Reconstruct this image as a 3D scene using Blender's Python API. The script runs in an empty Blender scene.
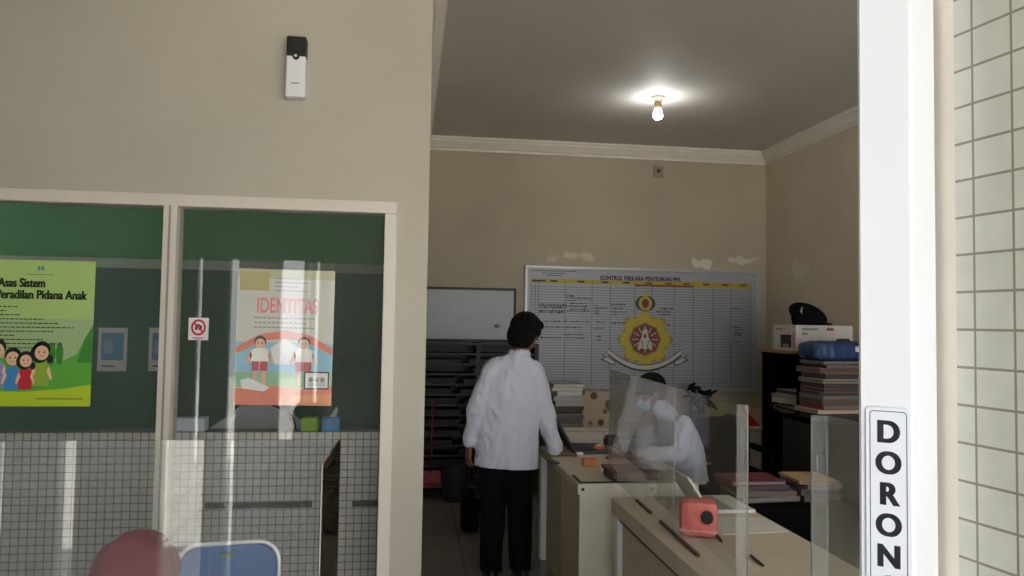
import bpy, bmesh, math, random
from mathutils import Vector, Matrix, noise
random.seed(7)
SKY_, SUN_ = 5.6, 42.0
SC = bpy.context.scene
COL = SC.collection
V = Vector
rad = math.radians
ORD = ['topmost','second from the top','third from the top','fourth from the top','fifth from the top','sixth from the top',
       'seventh from the top','eighth from the top','ninth from the top','tenth from the top','eleventh from the top','twelfth from the top','lowest']

# ------------------------------------------------------------------ camera
FPX = 760.0
EYE = V((0, 0, 1.65))
YAW, PITCH, ROLL = rad(7.6), rad(2.56), 0.016
_f = V((math.sin(YAW)*math.cos(PITCH), math.cos(YAW)*math.cos(PITCH), math.sin(PITCH)))
_r0 = V((math.cos(YAW), -math.sin(YAW), 0)); _u0 = _r0.cross(_f)
CR = _r0*math.cos(ROLL) + _u0*math.sin(ROLL)
CU = _u0*math.cos(ROLL) - _r0*math.sin(ROLL)
def ray(x, y): return _f + CR*((x-512)/FPX) - CU*((y-288)/FPX)
def at(x, y, Y=None, Z=None, X=None):
    d = ray(x, y)
    if Y is not None: t = (Y-EYE.y)/d.y
    elif Z is not None: t = (Z-EYE.z)/d.z
    else: t = (X-EYE.x)/d.x
    return EYE + d*t
cd = bpy.data.cameras.new('camera'); cam = bpy.data.objects.new('camera', cd); COL.objects.link(cam)
cd.sensor_width = 36; cd.lens = 36*FPX/1024; cd.clip_start = .02; cd.clip_end = 200
m3 = Matrix((CR, CU, -_f)).transposed()
cam.matrix_world = Matrix.Translation(EYE) @ m3.to_4x4()
SC.camera = cam
SC.view_settings.view_transform = 'Standard'; SC.view_settings.look = 'None'
SC.view_settings.gamma = 1; SC.view_settings.use_curve_mapping = False
SC.view_settings.exposure = -0.42

# ------------------------------------------------------------------ materials
def lin(c):
    out = []
    for v in c:
        v /= 255.0
        out.append(v/12.92 if v <= .04045 else ((v+.055)/1.055)**2.4)
    return (*out, 1)
MATS = {}
def mat(name, rgb, rough=.55, metal=0, var=0.06, scale=6, bump=0, spec=.5, coat=0):
    if name in MATS: return MATS[name]
    m = bpy.data.materials.new(name); m.use_nodes = True
    nt = m.node_tree; b = nt.nodes['Principled BSDF']
    b.inputs['Roughness'].default_value = rough; b.inputs['Metallic'].default_value = metal
    b.inputs['Specular IOR Level'].default_value = spec
    if coat: b.inputs['Coat Weight'].default_value = coat; b.inputs['Coat Roughness'].default_value = .03; b.inputs['Coat IOR'].default_value = 1.95
    c = lin(rgb)
    tc = nt.nodes.new('ShaderNodeTexCoord'); n = nt.nodes.new('ShaderNodeTexNoise')
    n.inputs['Scale'].default_value = scale; n.inputs['Detail'].default_value = 5
    nt.links.new(tc.outputs['Object'], n.inputs['Vector'])
    r = nt.nodes.new('ShaderNodeValToRGB')
    r.color_ramp.elements[0].position = .3; r.color_ramp.elements[1].position = .7
    r.color_ramp.elements[0].color = tuple(v*(1-var) for v in c[:3])+(1,)
    r.color_ramp.elements[1].color = tuple(min(1, v*(1+var)) for v in c[:3])+(1,)
    nt.links.new(n.outputs['Fac'], r.inputs['Fac']); nt.links.new(r.outputs['Color'], b.inputs['Base Color'])
    if bump:
        bp = nt.nodes.new('ShaderNodeBump'); bp.inputs['Strength'].default_value = bump; bp.inputs['Distance'].default_value = .01
        n2 = nt.nodes.new('ShaderNodeTexNoise'); n2.inputs['Scale'].default_value = scale*6
        nt.links.new(tc.outputs['Object'], n2.inputs['Vector'])
        nt.links.new(n2.outputs['Fac'], bp.inputs['Height']); nt.links.new(bp.outputs['Normal'], b.inputs['Normal'])
    MATS[name] = m
    return m
def emit(name, rgb, s):
    m = bpy.data.materials.new(name); m.use_nodes = True; nt = m.node_tree; nt.nodes.clear()
    e = nt.nodes.new('ShaderNodeEmission'); e.inputs[0].default_value = lin(rgb); e.inputs[1].default_value = s
    o = nt.nodes.new('ShaderNodeOutputMaterial'); nt.links.new(e.outputs[0], o.inputs[0]); return m
def clear(name, tint=(255,255,255), haze=.04, rough=.0, hazecol=(220,225,225), ior=1.45):
    """clear sheet: straight-through light, fresnel mirror, diffuse haze for dust and painted reflections"""
    m = bpy.data.materials.new(name); m.use_nodes = True; nt = m.node_tree; nt.nodes.clear()
    N, L = nt.nodes.new, nt.links.new
    t = N('ShaderNodeBsdfTransparent'); t.inputs[0].default_value = lin(tint)
    d = N('ShaderNodeBsdfDiffuse'); d.inputs[0].default_value = lin(hazecol)
    tc = N('ShaderNodeTexCoord'); n = N('ShaderNodeTexNoise'); n.inputs['Scale'].default_value = 3
    L(tc.outputs['Object'], n.inputs['Vector'])
    mu = N('ShaderNodeMath'); mu.operation = 'MULTIPLY'; mu.inputs[1].default_value = haze*2
    L(n.outputs['Fac'], mu.inputs[0])
    a = N('ShaderNodeMixShader'); L(mu.outputs[0], a.inputs[0]); L(t.outputs[0], a.inputs[1]); L(d.outputs[0], a.inputs[2])
    g = N('ShaderNodeBsdfGlossy'); g.inputs['Roughness'].default_value = rough
    fr = N('ShaderNodeFresnel'); fr.inputs['IOR'].default_value = ior
    ge = N('ShaderNodeNewGeometry'); fm = N('ShaderNodeMath'); fm.operation = 'MULTIPLY_ADD'; fm.inputs[1].default_value = -1.8; fm.inputs[2].default_value = 1.8; L(ge.outputs['Backfacing'], fm.inputs[0])
    fx = N('ShaderNodeMath'); fx.operation = 'MULTIPLY'; fx.use_clamp = True; L(fr.outputs[0], fx.inputs[0]); L(fm.outputs[0], fx.inputs[1])
    b = N('ShaderNodeMixShader'); L(fx.outputs[0], b.inputs[0]); L(a.outputs[0], b.inputs[1]); L(g.outputs[0], b.inputs[2])
    o = N('ShaderNodeOutputMaterial'); L(b.outputs[0], o.inputs[0]); MATS[name] = m
    return m
def tiles(name, rgb, grout, w, h, mortar, rough=.25, axes='xz', bump=True, var=.06):
    m = bpy.data.materials.new(name); m.use_nodes = True; nt = m.node_tree; b = nt.nodes['Principled BSDF']
    N, L = nt.nodes.new, nt.links.new
    tc = N('ShaderNodeTexCoord'); sp = N('ShaderNodeSeparateXYZ'); cb = N('ShaderNodeCombineXYZ')
    L(tc.outputs['Object'], sp.inputs[0]); L(sp.outputs['XYZ'.index(axes[0].upper())], cb.inputs[0]); L(sp.outputs['XYZ'.index(axes[1].upper())], cb.inputs[1])
    br = N('ShaderNodeTexBrick'); br.offset = 0; br.squash = 1
    br.inputs['Scale'].default_value = 1; br.inputs['Brick Width'].default_value = w; br.inputs['Row Height'].default_value = h
    br.inputs['Mortar Size'].default_value = mortar; br.inputs['Mortar Smooth'].default_value = .2
    c = lin(rgb)
    br.inputs['Color1'].default_value = tuple(v*(1-var) for v in c[:3])+(1,); br.inputs['Color2'].default_value = tuple(min(1, v*(1+var)) for v in c[:3])+(1,)
    br.inputs['Mortar'].default_value = lin(grout)
    L(cb.outputs[0], br.inputs['Vector'])
    n = N('ShaderNodeTexNoise'); n.inputs['Scale'].default_value = 14; n.inputs['Detail'].default_value = 6
    L(tc.outputs['Object'], n.inputs['Vector'])
    mx = N('ShaderNodeMix'); mx.data_type = 'RGBA'; mx.blend_type = 'MULTIPLY'; mx.inputs[0].default_value = .25
    L(br.outputs['Color'], mx.inputs[6]); L(n.outputs['Fac'], mx.inputs[7]); L(mx.outputs[2], b.inputs['Base Color'])
    b.inputs['Roughness'].default_value = rough
    MATS[name] = m
    return m
def plaster(name, rgb, patch=None, stain=.1):
    """painted wall; patch = list of (x, z, rx, rz) spots of flaked paint in world coordinates"""
    m = mat(name, rgb, .7, var=stain, scale=.9, bump=.08)
    nt = m.node_tree; N, L = nt.nodes.new, nt.links.new; b = nt.nodes['Principled BSDF']
    if patch:
        tc = N('ShaderNodeTexCoord'); src = b.inputs['Base Color'].links[0].from_socket
        for (x, y, z, rx, rz, col, thr) in patch:
            mp = N('ShaderNodeMapping'); mp.vector_type = 'TEXTURE'
            mp.inputs['Location'].default_value = (x, y, z); mp.inputs['Scale'].default_value = (rx, rx, rz)
            L(tc.outputs['Object'], mp.inputs[0])
            ln = N('ShaderNodeVectorMath'); ln.operation = 'LENGTH'; L(mp.outputs[0], ln.inputs[0])
            nz = N('ShaderNodeTexNoise'); nz.inputs['Scale'].default_value = 9; nz.inputs['Detail'].default_value = 4; L(tc.outputs['Object'], nz.inputs['Vector'])
            su = N('ShaderNodeMath'); su.operation = 'MULTIPLY_ADD'; su.inputs[1].default_value = 2.4; L(nz.outputs['Fac'], su.inputs[0]); L(ln.outputs['Value'], su.inputs[2])
            rp = N('ShaderNodeMapRange'); rp.inputs[1].default_value = thr; rp.inputs[2].default_value = thr+.25
            rp.inputs[3].default_value = .75; rp.inputs[4].default_value = 0; L(su.outputs[0], rp.inputs[0])
            mx = N('ShaderNodeMix'); mx.data_type = 'RGBA'; L(rp.outputs[0], mx.inputs[0]); L(src, mx.inputs[6]); mx.inputs[7].default_value = lin(col)
            src = mx.outputs[2]
        L(src, b.inputs['Base Color'])
    return m

# ------------------------------------------------------------------ objects
WORLD = {}
def wm(o):
    return WORLD.get(o.name, Matrix.Identity(4))
def tag(o, label=None, cat=None, group=None, kind=None):
    if label: o['label'] = label
    if cat: o['category'] = cat
    if group: o['group'] = group
    if kind: o['kind'] = kind
    return o
def thing(name, label, cat, loc=(0,0,0), rz=0, group=None):
    o = bpy.data.objects.new(name, None); o.empty_display_size = .05; COL.objects.link(o)
    o.location = loc; o.rotation_euler = (0, 0, rz)
    WORLD[o.name] = Matrix.Translation(V(loc)) @ Matrix.Rotation(rz, 4, 'Z')
    return tag(o, label, cat, group)

class MB:
    def __init__(s): s.bm = bmesh.new(); s.mats = []
    def mi(s, m):
        if m not in s.mats: s.mats.append(m)
        return s.mats.index(m)
    def _set(s, faces, m, smooth=False):
        i = s.mi(m)
        for f in faces: f.material_index = i; f.smooth = smooth
    def box(s, c, size, m, rot=None, bev=0.0):
        """rot: Matrix 3x3/4x4 or z angle"""
        M = Matrix.Identity(4)
        if rot is not None: M = Matrix.Rotation(rot, 4, 'Z') if isinstance(rot, (int, float)) else rot.to_4x4()
        hx, hy, hz = [v/2 for v in size]
        vs = [s.bm.verts.new(V(c) + (M @ V((x, y, z)))) for x in (-hx, hx) for y in (-hy, hy) for z in (-hz, hz)]
        idx = [(0,1,3,2),(4,6,7,5),(0,4,5,1),(2,3,7,6),(0,2,6,4),(1,5,7,3)]
        fs = [s.bm.faces.new([vs[i] for i in q]) for q in idx]
        s._set(fs, m)
        if bev:
            es = list({e for f in fs for e in f.edges})
            r = bmesh.ops.bevel(s.bm, geom=es, offset=min(bev, min(size)*.45), segments=2, affect='EDGES', profile=.6)
            s._set(r['faces'], m)
        return s
    def span(s, x0, x1, y0, y1, z0, z1, m, bev=0):
        return s.box(((x0+x1)/2, (y0+y1)/2, (z0+z1)/2), (abs(x1-x0), abs(y1-y0), abs(z1-z0)), m, None, bev)
    def tube(s, pts, r, m, n=10, cap=True, closed=False):
        pts = [V(p) for p in pts]; rs = r if isinstance(r, (list, tuple)) else [r]*len(pts)
        rings = []; prev = None; N = len(pts)
        for i, p in enumerate(pts):
            if closed: d = (pts[(i+1) % N]-pts[i-1]).normalized()
            elif i == 0: d = (pts[1]-p).normalized()
            elif i == N-1: d = (p-pts[-2]).normalized()
            else: d = ((pts[i+1]-p).normalized()+(p-pts[i-1]).normalized()).normalized()
            if prev is None:
                a = d.cross(V((0,0,1)));  a = a if a.length > .1 else d.cross(V((0,1,0)))
            else: a = prev - d*prev.dot(d)
            a.normalize(); prev = a; b = d.cross(a)
            rings.append([s.bm.verts.new(p + a*math.cos(2*math.pi*k/n)*rs[i] + b*math.sin(2*math.pi*k/n)*rs[i]) for k in range(n)])
        fs = []
        for i in range(N if closed else N-1):
            A, B = rings[i], rings[(i+1) % N]
            for k in range(n): fs.append(s.bm.faces.new([A[k], A[(k+1)%n], B[(k+1)%n], B[k]]))
        s._set(fs, m, True)
        if cap and not closed:
            s._set([s.bm.faces.new(rings[0][::-1]), s.bm.faces.new(rings[-1])], m)
        return s
    def lathe(s, c, prof, m, n=24, axis='z'):
        """prof: list of (radius, height)"""
        rings = []
        for r, h in prof:
            ring = []
            for k in range(n):
                a = 2*math.pi*k/n
                p = V((r*math.cos(a), r*math.sin(a), h))
                if axis == 'y': p = V((p.x, p.z, p.y))
                if axis == 'x': p = V((p.z, p.x, p.y))
                ring.append(s.bm.verts.new(V(c)+p))
            rings.append(ring)
        fs = []
        for A, B in zip(rings, rings[1:]):
            for k in range(n): fs.append(s.bm.faces.new([A[k], A[(k+1)%n], B[(k+1)%n], B[k]]))
        s._set(fs, m, True)
        s._set([s.bm.faces.new(rings[0][::-1]), s.bm.faces.new(rings[-1])], m)
        return s
    def ball(s, c, r, m, rot=None, seg=20):
        rr = V(r) if isinstance(r, (tuple, list, Vector)) else V((r, r, r))
        M = Matrix.Translation(V(c)) @ (rot.to_4x4() if rot else Matrix.Identity(4)) @ Matrix.Diagonal((*rr, 1))
        g = bmesh.ops.create_uvsphere(s.bm, u_segments=seg, v_segments=seg//2+2, radius=1, matrix=M)
        s._set({f for v in g['verts'] for f in v.link_faces}, m, True); return s
    def loft(s, secs, m, n=24, smooth=True):
        """secs: list of (center, rx, ry[, tilt 3x3])"""
        rings = []
        for sec in secs:
            c, rx, ry = sec[:3]; T = sec[3] if len(sec) > 3 else None
            ring = []
            for k in range(n):
                a = 2*math.pi*k/n; p = V((rx*math.cos(a), ry*math.sin(a), 0))
                if T: p = T @ p
                ring.append(s.bm.verts.new(V(c)+p))
            rings.append(ring)
        fs = []
        for A, B in zip(rings, rings[1:]):
            for k in range(n): fs.append(s.bm.faces.new([A[k], A[(k+1)%n], B[(k+1)%n], B[k]]))
        fs += [s.bm.faces.new(rings[0][::-1]), s.bm.faces.new(rings[-1])]
        s._set(fs, m, smooth); return s
    def prism(s, pts, d, m):
        """solid from polygon pts (3D, in order) swept by vector d"""
        a = [s.bm.verts.new(V(p)) for p in pts]; b = [s.bm.verts.new(V(p)+V(d)) for p in pts]; n = len(a)
        fs = [s.bm.faces.new(a[::-1]), s.bm.faces.new(b)]
        for k in range(n): fs.append(s.bm.faces.new([a[k], a[(k+1)%n], b[(k+1)%n], b[k]]))
        s._set(fs, m); return s
    def face(s, pts, m):
        s._set([s.bm.faces.new([s.bm.verts.new(V(p)) for p in pts])], m); return s
    def text(s, body, size, M, m, bold=.0, align='LEFT', width=None):
        cu = bpy.data.curves.new('t', 'FONT'); cu.body = body; cu.size = size; cu.offset = bold; cu.align_x = align; cu.extrude = .0004
        o = bpy.data.objects.new('t', cu); COL.objects.link(o); dg = bpy.context.evaluated_depsgraph_get()
        me = bpy.data.meshes.new_from_object(o.evaluated_get(dg))
        if width:
            xs = [v.co.x for v in me.vertices]; k = width/(max(xs)-min(xs))
            me.transform(Matrix.Diagonal((k, 1, 1, 1)))
        me.transform(M)
        n0 = len(s.bm.faces); s.bm.from_mesh(me); s.bm.faces.ensure_lookup_table()
        s._set(s.bm.faces[n0:], m)
        bpy.data.objects.remove(o); bpy.data.curves.remove(cu); bpy.data.meshes.remove(me); return s
    def build(s, name, parent=None, local=False):
        if not local:
            M = wm(parent).inverted() if parent else None
            if M is not None: s.bm.transform(M)
        bmesh.ops.recalc_face_normals(s.bm, faces=s.bm.faces[:])
        me = bpy.data.meshes.new(name); s.bm.to_mesh(me); s.bm.free()
        for mm in s.mats: me.materials.append(mm)
        o = bpy.data.objects.new(name, me); COL.objects.link(o)
        if parent:
            o.parent = parent; WORLD[o.name] = wm(parent)
        return o
    def solo(s, name, label, cat, group=None):
        """top-level one-mesh thing with its origin at its base"""
        xs = [v.co for v in s.bm.verts]
        c = V(((min(p.x for p in xs)+max(p.x for p in xs))/2, (min(p.y for p in xs)+max(p.y for p in xs))/2, min(p.z for p in xs)))
        s.bm.transform(Matrix.Translation(-c)); o = s.build(name); o.location = c
        WORLD[o.name] = Matrix.Translation(c)
        return tag(o, label, cat, group)
    def structure(s, name, origin=None, rz=0):
        if origin is not None:
            s.bm.transform((Matrix.Translation(V(origin)) @ Matrix.Rotation(rz, 4, 'Z')).inverted())
        o = s.build(name); o['kind'] = 'structure'
        if origin is not None:
            o.location = origin; o.rotation_euler = (0, 0, rz); WORLD[o.name] = Matrix.Translation(V(origin)) @ Matrix.Rotation(rz, 4, 'Z')
        return o

def melt(mb, name, parent, voxel=.008, smooth=4, cuts=(), wrinkle=0, wscale=9, paint=None, keepcap=True):
    """union the shapes in mb into one continuous surface (voxel remesh), smooth, cut cleanly by planes (co, no): keeps the side no points away from"""
    bmesh.ops.recalc_face_normals(mb.bm, faces=mb.bm.faces[:])
    me = bpy.data.meshes.new('tmp'); mb.bm.to_mesh(me); mb.bm.free()
    o = bpy.data.objects.new('tmp', me); COL.objects.link(o)
    md = o.modifiers.new('r', 'REMESH'); md.mode = 'VOXEL'; md.voxel_size = voxel
    dg = bpy.context.evaluated_depsgraph_get(); dg.update()
    me2 = bpy.data.meshes.new_from_object(o.evaluated_get(dg))
    bpy.data.objects.remove(o); bpy.data.meshes.remove(me)
    bm = bmesh.new(); bm.from_mesh(me2); bpy.data.meshes.remove(me2)
    for _ in range(smooth): bmesh.ops.smooth_vert(bm, verts=bm.verts[:], factor=.5, use_axis_x=True, use_axis_y=True, use_axis_z=True)
    if wrinkle:
        bm.normal_update()
        for v in bm.verts:
            p = v.co*wscale; q = V((p.x*1.3, p.y*1.3, p.z*.55))
            h = noise.noise(q) + .5*noise.noise(q*2.3+V((5,2,9)))
            h = 1-abs(h)*2.0
            v.co += v.normal*h*wrinkle
        bmesh.ops.smooth_vert(bm, verts=bm.verts[:], factor=.4, use_axis_x=True, use_axis_y=True, use_axis_z=True)
    for co, no in cuts:
        r = bmesh.ops.bisect_plane(bm, geom=bm.verts[:]+bm.edges[:]+bm.faces[:], plane_co=co, plane_no=no, clear_outer=True)
        ed = [e for e in r['geom_cut'] if isinstance(e, bmesh.types.BMEdge)]
        if keepcap and ed:
            try: bmesh.ops.holes_fill(bm, edges=ed, sides=0)
            except Exception: pass
    for f in bm.faces: f.smooth = True; f.material_index = 0
    mats = list(mb.mats[:1])
    if paint:
        for f in bm.faces:
            k = paint(f.calc_center_median())
            if k is not None:
                if k not in mats: mats.append(k)
                f.material_index = mats.index(k)
    out = MB(); out.bm.free(); out.bm = bm; out.mats = mats
    return out.build(name, parent, local=True)

def dup(root, loc, rz, label, group=None):
    r = root.copy(); COL.objects.link(r); r.location = loc; r.rotation_euler = (0, 0, rz); r['label'] = label
    if group: r['group'] = group
    for ch in list(root.children):
        c = ch.copy(); COL.objects.link(c); c.parent = r
        for g in list(ch.children):
            d = g.copy(); COL.objects.link(d); d.parent = c
    return r

# ================================================================== palette
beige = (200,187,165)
M_white = mat('white_metal', (232,232,236), .35, var=.02)
M_alu = mat('cream_aluminium', (214,205,192), .4, var=.03)
M_cream = mat('cream_laminate', (234,228,216), .45, var=.04)
M_creamd = mat('beige_laminate', (204,194,176), .5, var=.05)
M_trim = mat('white_plaster_moulding', (226,218,204), .6, var=.04)
M_black = mat('black_plastic', (22,22,23), .5)
M_blackcloth = mat('black_cloth', (13,13,15), .9, var=.2, scale=20, spec=.15)
M_darkcab = mat('black_laminate', (9,9,9), .85, spec=.05)
M_paper = mat('white_paper', (222,220,214), .7, var=.03)
M_greyp = mat('grey_paper', (150,148,146), .7)
M_shirt = mat('white_shirt_cotton', (208,212,228), .8, var=.03, scale=10)
M_skin = mat('brown_skin', (132,88,66), .55, var=.06)
M_hair = mat('black_hair', (9,8,8), .7, var=.3, scale=60, bump=.5, spec=.2)
M_red = mat('red_plastic', (200,40,55), .4)
M_maroon = mat('maroon_cloth', (118,8,46), .8, var=.15, scale=12)
M_salmon = mat('salmon_plastic', (238,120,112), .45)
M_orange = mat('orange_card', (196,124,82), .6)
M_blue = mat('blue_vinyl', (48,96,156), .45)
M_chrome = mat('white_tube', (238,238,240), .25, metal=.2)
M_ink = mat('dark_ink', (34,34,44), .7)
M_navy = mat('navy_plastic', (34,38,54), .4)
M_glass = clear('window_glass', (244,245,244), haze=.022, ior=1.5)
M_acryl = clear('clear_acrylic', (246,248,248), haze=.035, hazecol=(225,228,230), ior=1.45)
M_acryl2 = clear('reflected_haze_acrylic', (246,248,248), haze=.2, hazecol=(232,230,226), ior=1.25)  # bright reflections on these panes put in as pale diffuse haze
M_acryl3 = clear('thin_acrylic', (248,250,250), haze=.035, hazecol=(232,230,226), ior=1.25)
M_acedge = mat('acrylic_edge', (130,130,124), .3, var=.02)

# ================================================================== setting
YP, YB = 3.3, 7.7                       # partition, back wall
X0 = at(426.8, 300, Y=YP).x               # right end of the partition
XR = at(766, 200, Y=YB).x
CZ = at(600, 146, Y=YB).z+.005          # ceiling height
XL, YF = -4.6, -1.0
bl, br_ = at(525, 265, Y=YB-.03), at(760, 394, Y=YB-.03)
print('X0', X0, 'XR', XR, 'CZ', CZ, 'board', br_.x-bl.x, bl.z-br_.z, bl.z)
wallp = lambda n, **k: plaster(n, beige, **k)
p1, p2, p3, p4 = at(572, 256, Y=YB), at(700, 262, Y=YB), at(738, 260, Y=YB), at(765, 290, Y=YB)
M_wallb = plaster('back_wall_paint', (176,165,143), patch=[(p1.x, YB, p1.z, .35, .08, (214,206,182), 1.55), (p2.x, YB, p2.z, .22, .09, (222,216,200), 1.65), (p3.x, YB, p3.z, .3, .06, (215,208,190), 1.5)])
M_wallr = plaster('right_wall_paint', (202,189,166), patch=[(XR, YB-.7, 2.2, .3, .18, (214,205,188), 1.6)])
M_wallf = plaster('partition_paint', (182,176,160))
M_ceil = plaster('ceiling_paint', (202,196,186), stain=.05)
M_floor = tiles('floor_tiles', (132,129,122), (108,105,100), .4, .4, .006, .22, 'xy')
M_green = plaster('green_wall_paint', (84,158,98), stain=.1)

MB().span(XL-.3, XR+.3, YF-.1, YB+.3, -.2, 0, M_floor).structure('floor')
M_pave = tiles('paving', (206,202,192), (150,146,138), .3, .3, .01, .7, 'xy')
MB().span(-14, 14, -16, YF-.1, -.25, -.05, M_pave).structure('floor_outside')
MB().span(XL-.3, XR+.3, YF-.2, YB+.3, CZ, CZ+.2, M_ceil).structure('ceiling')
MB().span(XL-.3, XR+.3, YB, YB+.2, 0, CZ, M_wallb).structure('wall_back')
MB().span(XR, XR+.2, YF, YB, 0, CZ, M_wallr).structure('wall_right')
m = MB()
for s_ in ((YF-.2,4.3,0,CZ),(4.3,5.9,0,.9),(4.3,5.9,2.7,CZ),(5.9,YB,0,CZ)): m.span(XL-.2, XL, *s_, M_wallf)
m.structure('wall_left')
w2 = bpy.data.objects.new('window_added_light', None); COL.objects.link(w2); w2.location = (XL, 5.1, .9); w2['kind'] = 'structure'; WORLD[w2.name] = Matrix.Translation(w2.location)  # unseen window added to brighten the green room with sky light
for s_ in ((4.3,5.9,.9,.96),(4.3,5.9,2.64,2.7),(4.3,4.36,.96,2.64),(5.84,5.9,.96,2.64),(5.07,5.13,.96,2.64)):
    m = MB(); m.span(XL-.15, XL-.05, *s_, M_alu, .004); m.build('window_frame', w2)
for s_ in ((4.36,5.07),(5.13,5.84)):
    m = MB(); m.span(XL-.1, XL-.095, *s_, .96, 2.64, M_glass); m.build('glass_pane', w2)
# wall between green room and office, flush with the partition end
MB().span(X0-.12, X0, YP+.1, YB, 0, CZ, M_wallb).structure('wall_middle')

# partition with window opening
fr_tl = at(0, 186.5, Y=YP); fr_tr = at(397.5, 203.5, Y=YP)
ZT = (fr_tl.z+fr_tr.z)/2; XWR = fr_tr.x; XM = at(172.5, 200, Y=YP).x
print('window top', fr_tl.z, fr_tr.z, XWR, XM)
XWL = XM-(XWR-XM)*1.35
m = MB()
m.span(XWR, X0, YP, YP+.1, 0, CZ, M_wallf)
m.span(XWL, XWR, YP, YP+.1, ZT, CZ, M_wallf)
m.span(XL, XWL, YP, YP+.1, 0, CZ, M_wallf)
m.structure('wall_front')
win = bpy.data.objects.new('window_1', None); COL.objects.link(win); win.location = ((XWL+XWR)/2, YP, 0); win['kind'] = 'structure'
WORLD[win.name] = Matrix.Translation(win.location)
ft = .052
def frame_bar(x0, x1, z0, z1, nm='window_frame', dy=.02):
    b = MB(); b.span(x0, x1, YP-dy, YP+.08, z0, z1, M_alu, .004); return b.build(nm, win)
frame_bar(XWL, XWR, ZT-ft, ZT)
frame_bar(XWR-ft, XWR, .02, ZT-ft)
frame_bar(XWL, XWL+ft, .02, ZT-ft)
frame_bar(XM-.027, XM+.027, .02, ZT-ft, 'mullion', .026)
b = MB(); b.span(XM-.005, XM+.004, YP-.0275, YP-.0255, .02, ZT-ft, mat('groove_grey', (150,144,134), .6)); b.build('mullion_groove', win)
frame_bar(XWL+ft, XWR-ft, .0, .06, 'bottom_rail')
for (a, c) in ((XWL+ft, XM-.027), (XM+.027, XWR-ft)):
    b = MB(); b.span(a, c, YP+.018, YP+.024, .06, ZT-ft, M_glass); b.build('glass_pane', win)

# cornices (moulded strips)
def cornice(p0, p1, inward, name):
    prof = [(0,0),(.105,0),(.105,-.02),(.09,-.03),(.09,-.045),(.05,-.085),(.04,-.1),(.02,-.105),(.02,-.13),(0,-.13)]
    pts = [V(p0)+V(inward)*a+V((0,0,b_)) for a, b_ in prof]
    MB().prism(pts, V(p1)-V(p0), M_trim).structure(name)
cornice((X0, YB, CZ), (XR, YB, CZ), (0,-1,0), 'trim_1')
cornice((XR, YF, CZ), (XR, YB, CZ), (-1,0,0), 'trim_2')
cornice((X0, YP+.1, CZ), (X0, YB, CZ), (1,0,0), 'trim_3')

# green room behind the window
YG = 6.3
MB().span(XL, X0-.12, YG, YG+.1, 0, CZ, M_green).structure('wall_green')
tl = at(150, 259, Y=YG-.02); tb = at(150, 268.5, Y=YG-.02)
MB().span(XL, X0-.12, YG-.025, YG, tb.z, tl.z, mat('reflected_band_grey', (176,184,168), .6)).structure('trim_4')  # pale band reflected in the window glass, put in as a grey strip
MB().span(XL, X0-.12, YG-.012, YG, 0, tb.z, plaster('dark_reflection_green', (62,108,84), stain=.1)).structure('wall_reflected_dark')  # darker reflection below the band, put in as a deeper green
YT = 3.72
lt = at(260, 432, Y=YT)
M_small = tiles('small_wall_tiles', (236,228,224), (136,134,132), .036, .036, .0028, .3)
bz = at(260, 505, Y=YT).z
m = MB(); m.span(XL, X0-.12, YT, YT+.12, 0, lt.z, M_small)
m.structure('wall_low', (XL, YT, lt.z))
bx = [(at(205,505,Y=YT).x, at(312,505,Y=YT).x), (at(352,505,Y=YT).x, X0-.13)]
for i, (a, c) in enumerate(bx):
    MB().span(a, c, YT-.006, YT, bz-.014, bz+.014, mat('black_tile_strip', (40,40,46), .3)).structure('trim_%d' % (5+i))

# facade behind the camera: solid wall with narrow daylight gaps, wide entrance on the right
slits = [(-2.03,-1.985), (-1.73,-1.65), (-1.45,-1.435), (-1.244,-1.035), (-.995,-.98), (-.92,-.885), (-.772,-.76)]
zs0, zs1 = 0.0, 2.22
M_fac = plaster('facade_paint', (216,212,204))
m = MB(); x = XL
for a, c in slits:
    m.span(x, a, YF-.08, YF, 0, CZ, M_fac); m.span(a, c, YF-.08, YF, zs1, CZ, M_fac); x = c
XE = -.27
m.span(x, XE, YF-.08, YF, 0, CZ, M_fac)
m.span(XE, XR, YF-.08, YF, 3.1, CZ, M_fac)
m.structure('wall_entrance')

# door stile with tiled pier
C = at(913, 300, Y=1.12); L = at(857.5, 300, Y=1.17); R = at(937, 300, Y=1.145)
for p in (C, L, R): p.z = 0
B = L+R-C
door = bpy.data.objects.new('door_1', None); COL.objects.link(door); door.location = C; door['kind'] = 'structure'; WORLD[door.name] = Matrix.Translation(C)
m = MB(); m.prism([L, C, R, B], V((0,0,CZ)), mat('white_gloss_paint', (232,232,238), .4, var=.01)); st = m.build('door_stile', door)
bv = st.modifiers.new('b', 'BEVEL'); bv.width = .004; bv.segments = 2
e1 = (L-C).normalized(); n1 = V((e1.y, -e1.x, 0)); n1 = n1 if n1.y < 0 else -n1
m = MB(); q = L+n1*.0015+(C-L)*.045
m.prism([q+V((0,0,0)), q+(C-L).normalized()*.0015, q+(C-L).normalized()*.0015+n1*.003, q+n1*.003], V((0,0,CZ)), mat('grey_gasket', (150,150,152), .5)); m.build('gasket', door)
S = at(935, 300, Y=1.16); S.z = 0
pd = V((math.sin(rad(-9)), math.cos(rad(-9)), 0)); pang = math.atan2(-pd.y, -pd.x)
M_pier = tiles('pale_green_tiles', (240,242,228), (168,162,142), .068, .0598, .0022, .3, var=.03)
E_ = S - pd*.55; nn = V((pd.y, -pd.x, 0))
t0 = S - pd*.042
m = MB(); m.prism([t0, E_, E_+nn*.25, t0+nn*.25], V((0,0,CZ)), M_pier); po = t0-pd*.034; m.structure('wall_pier', (po.x, po.y, at(985, 330, Y=t0.y-.06).z), pang)
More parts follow.
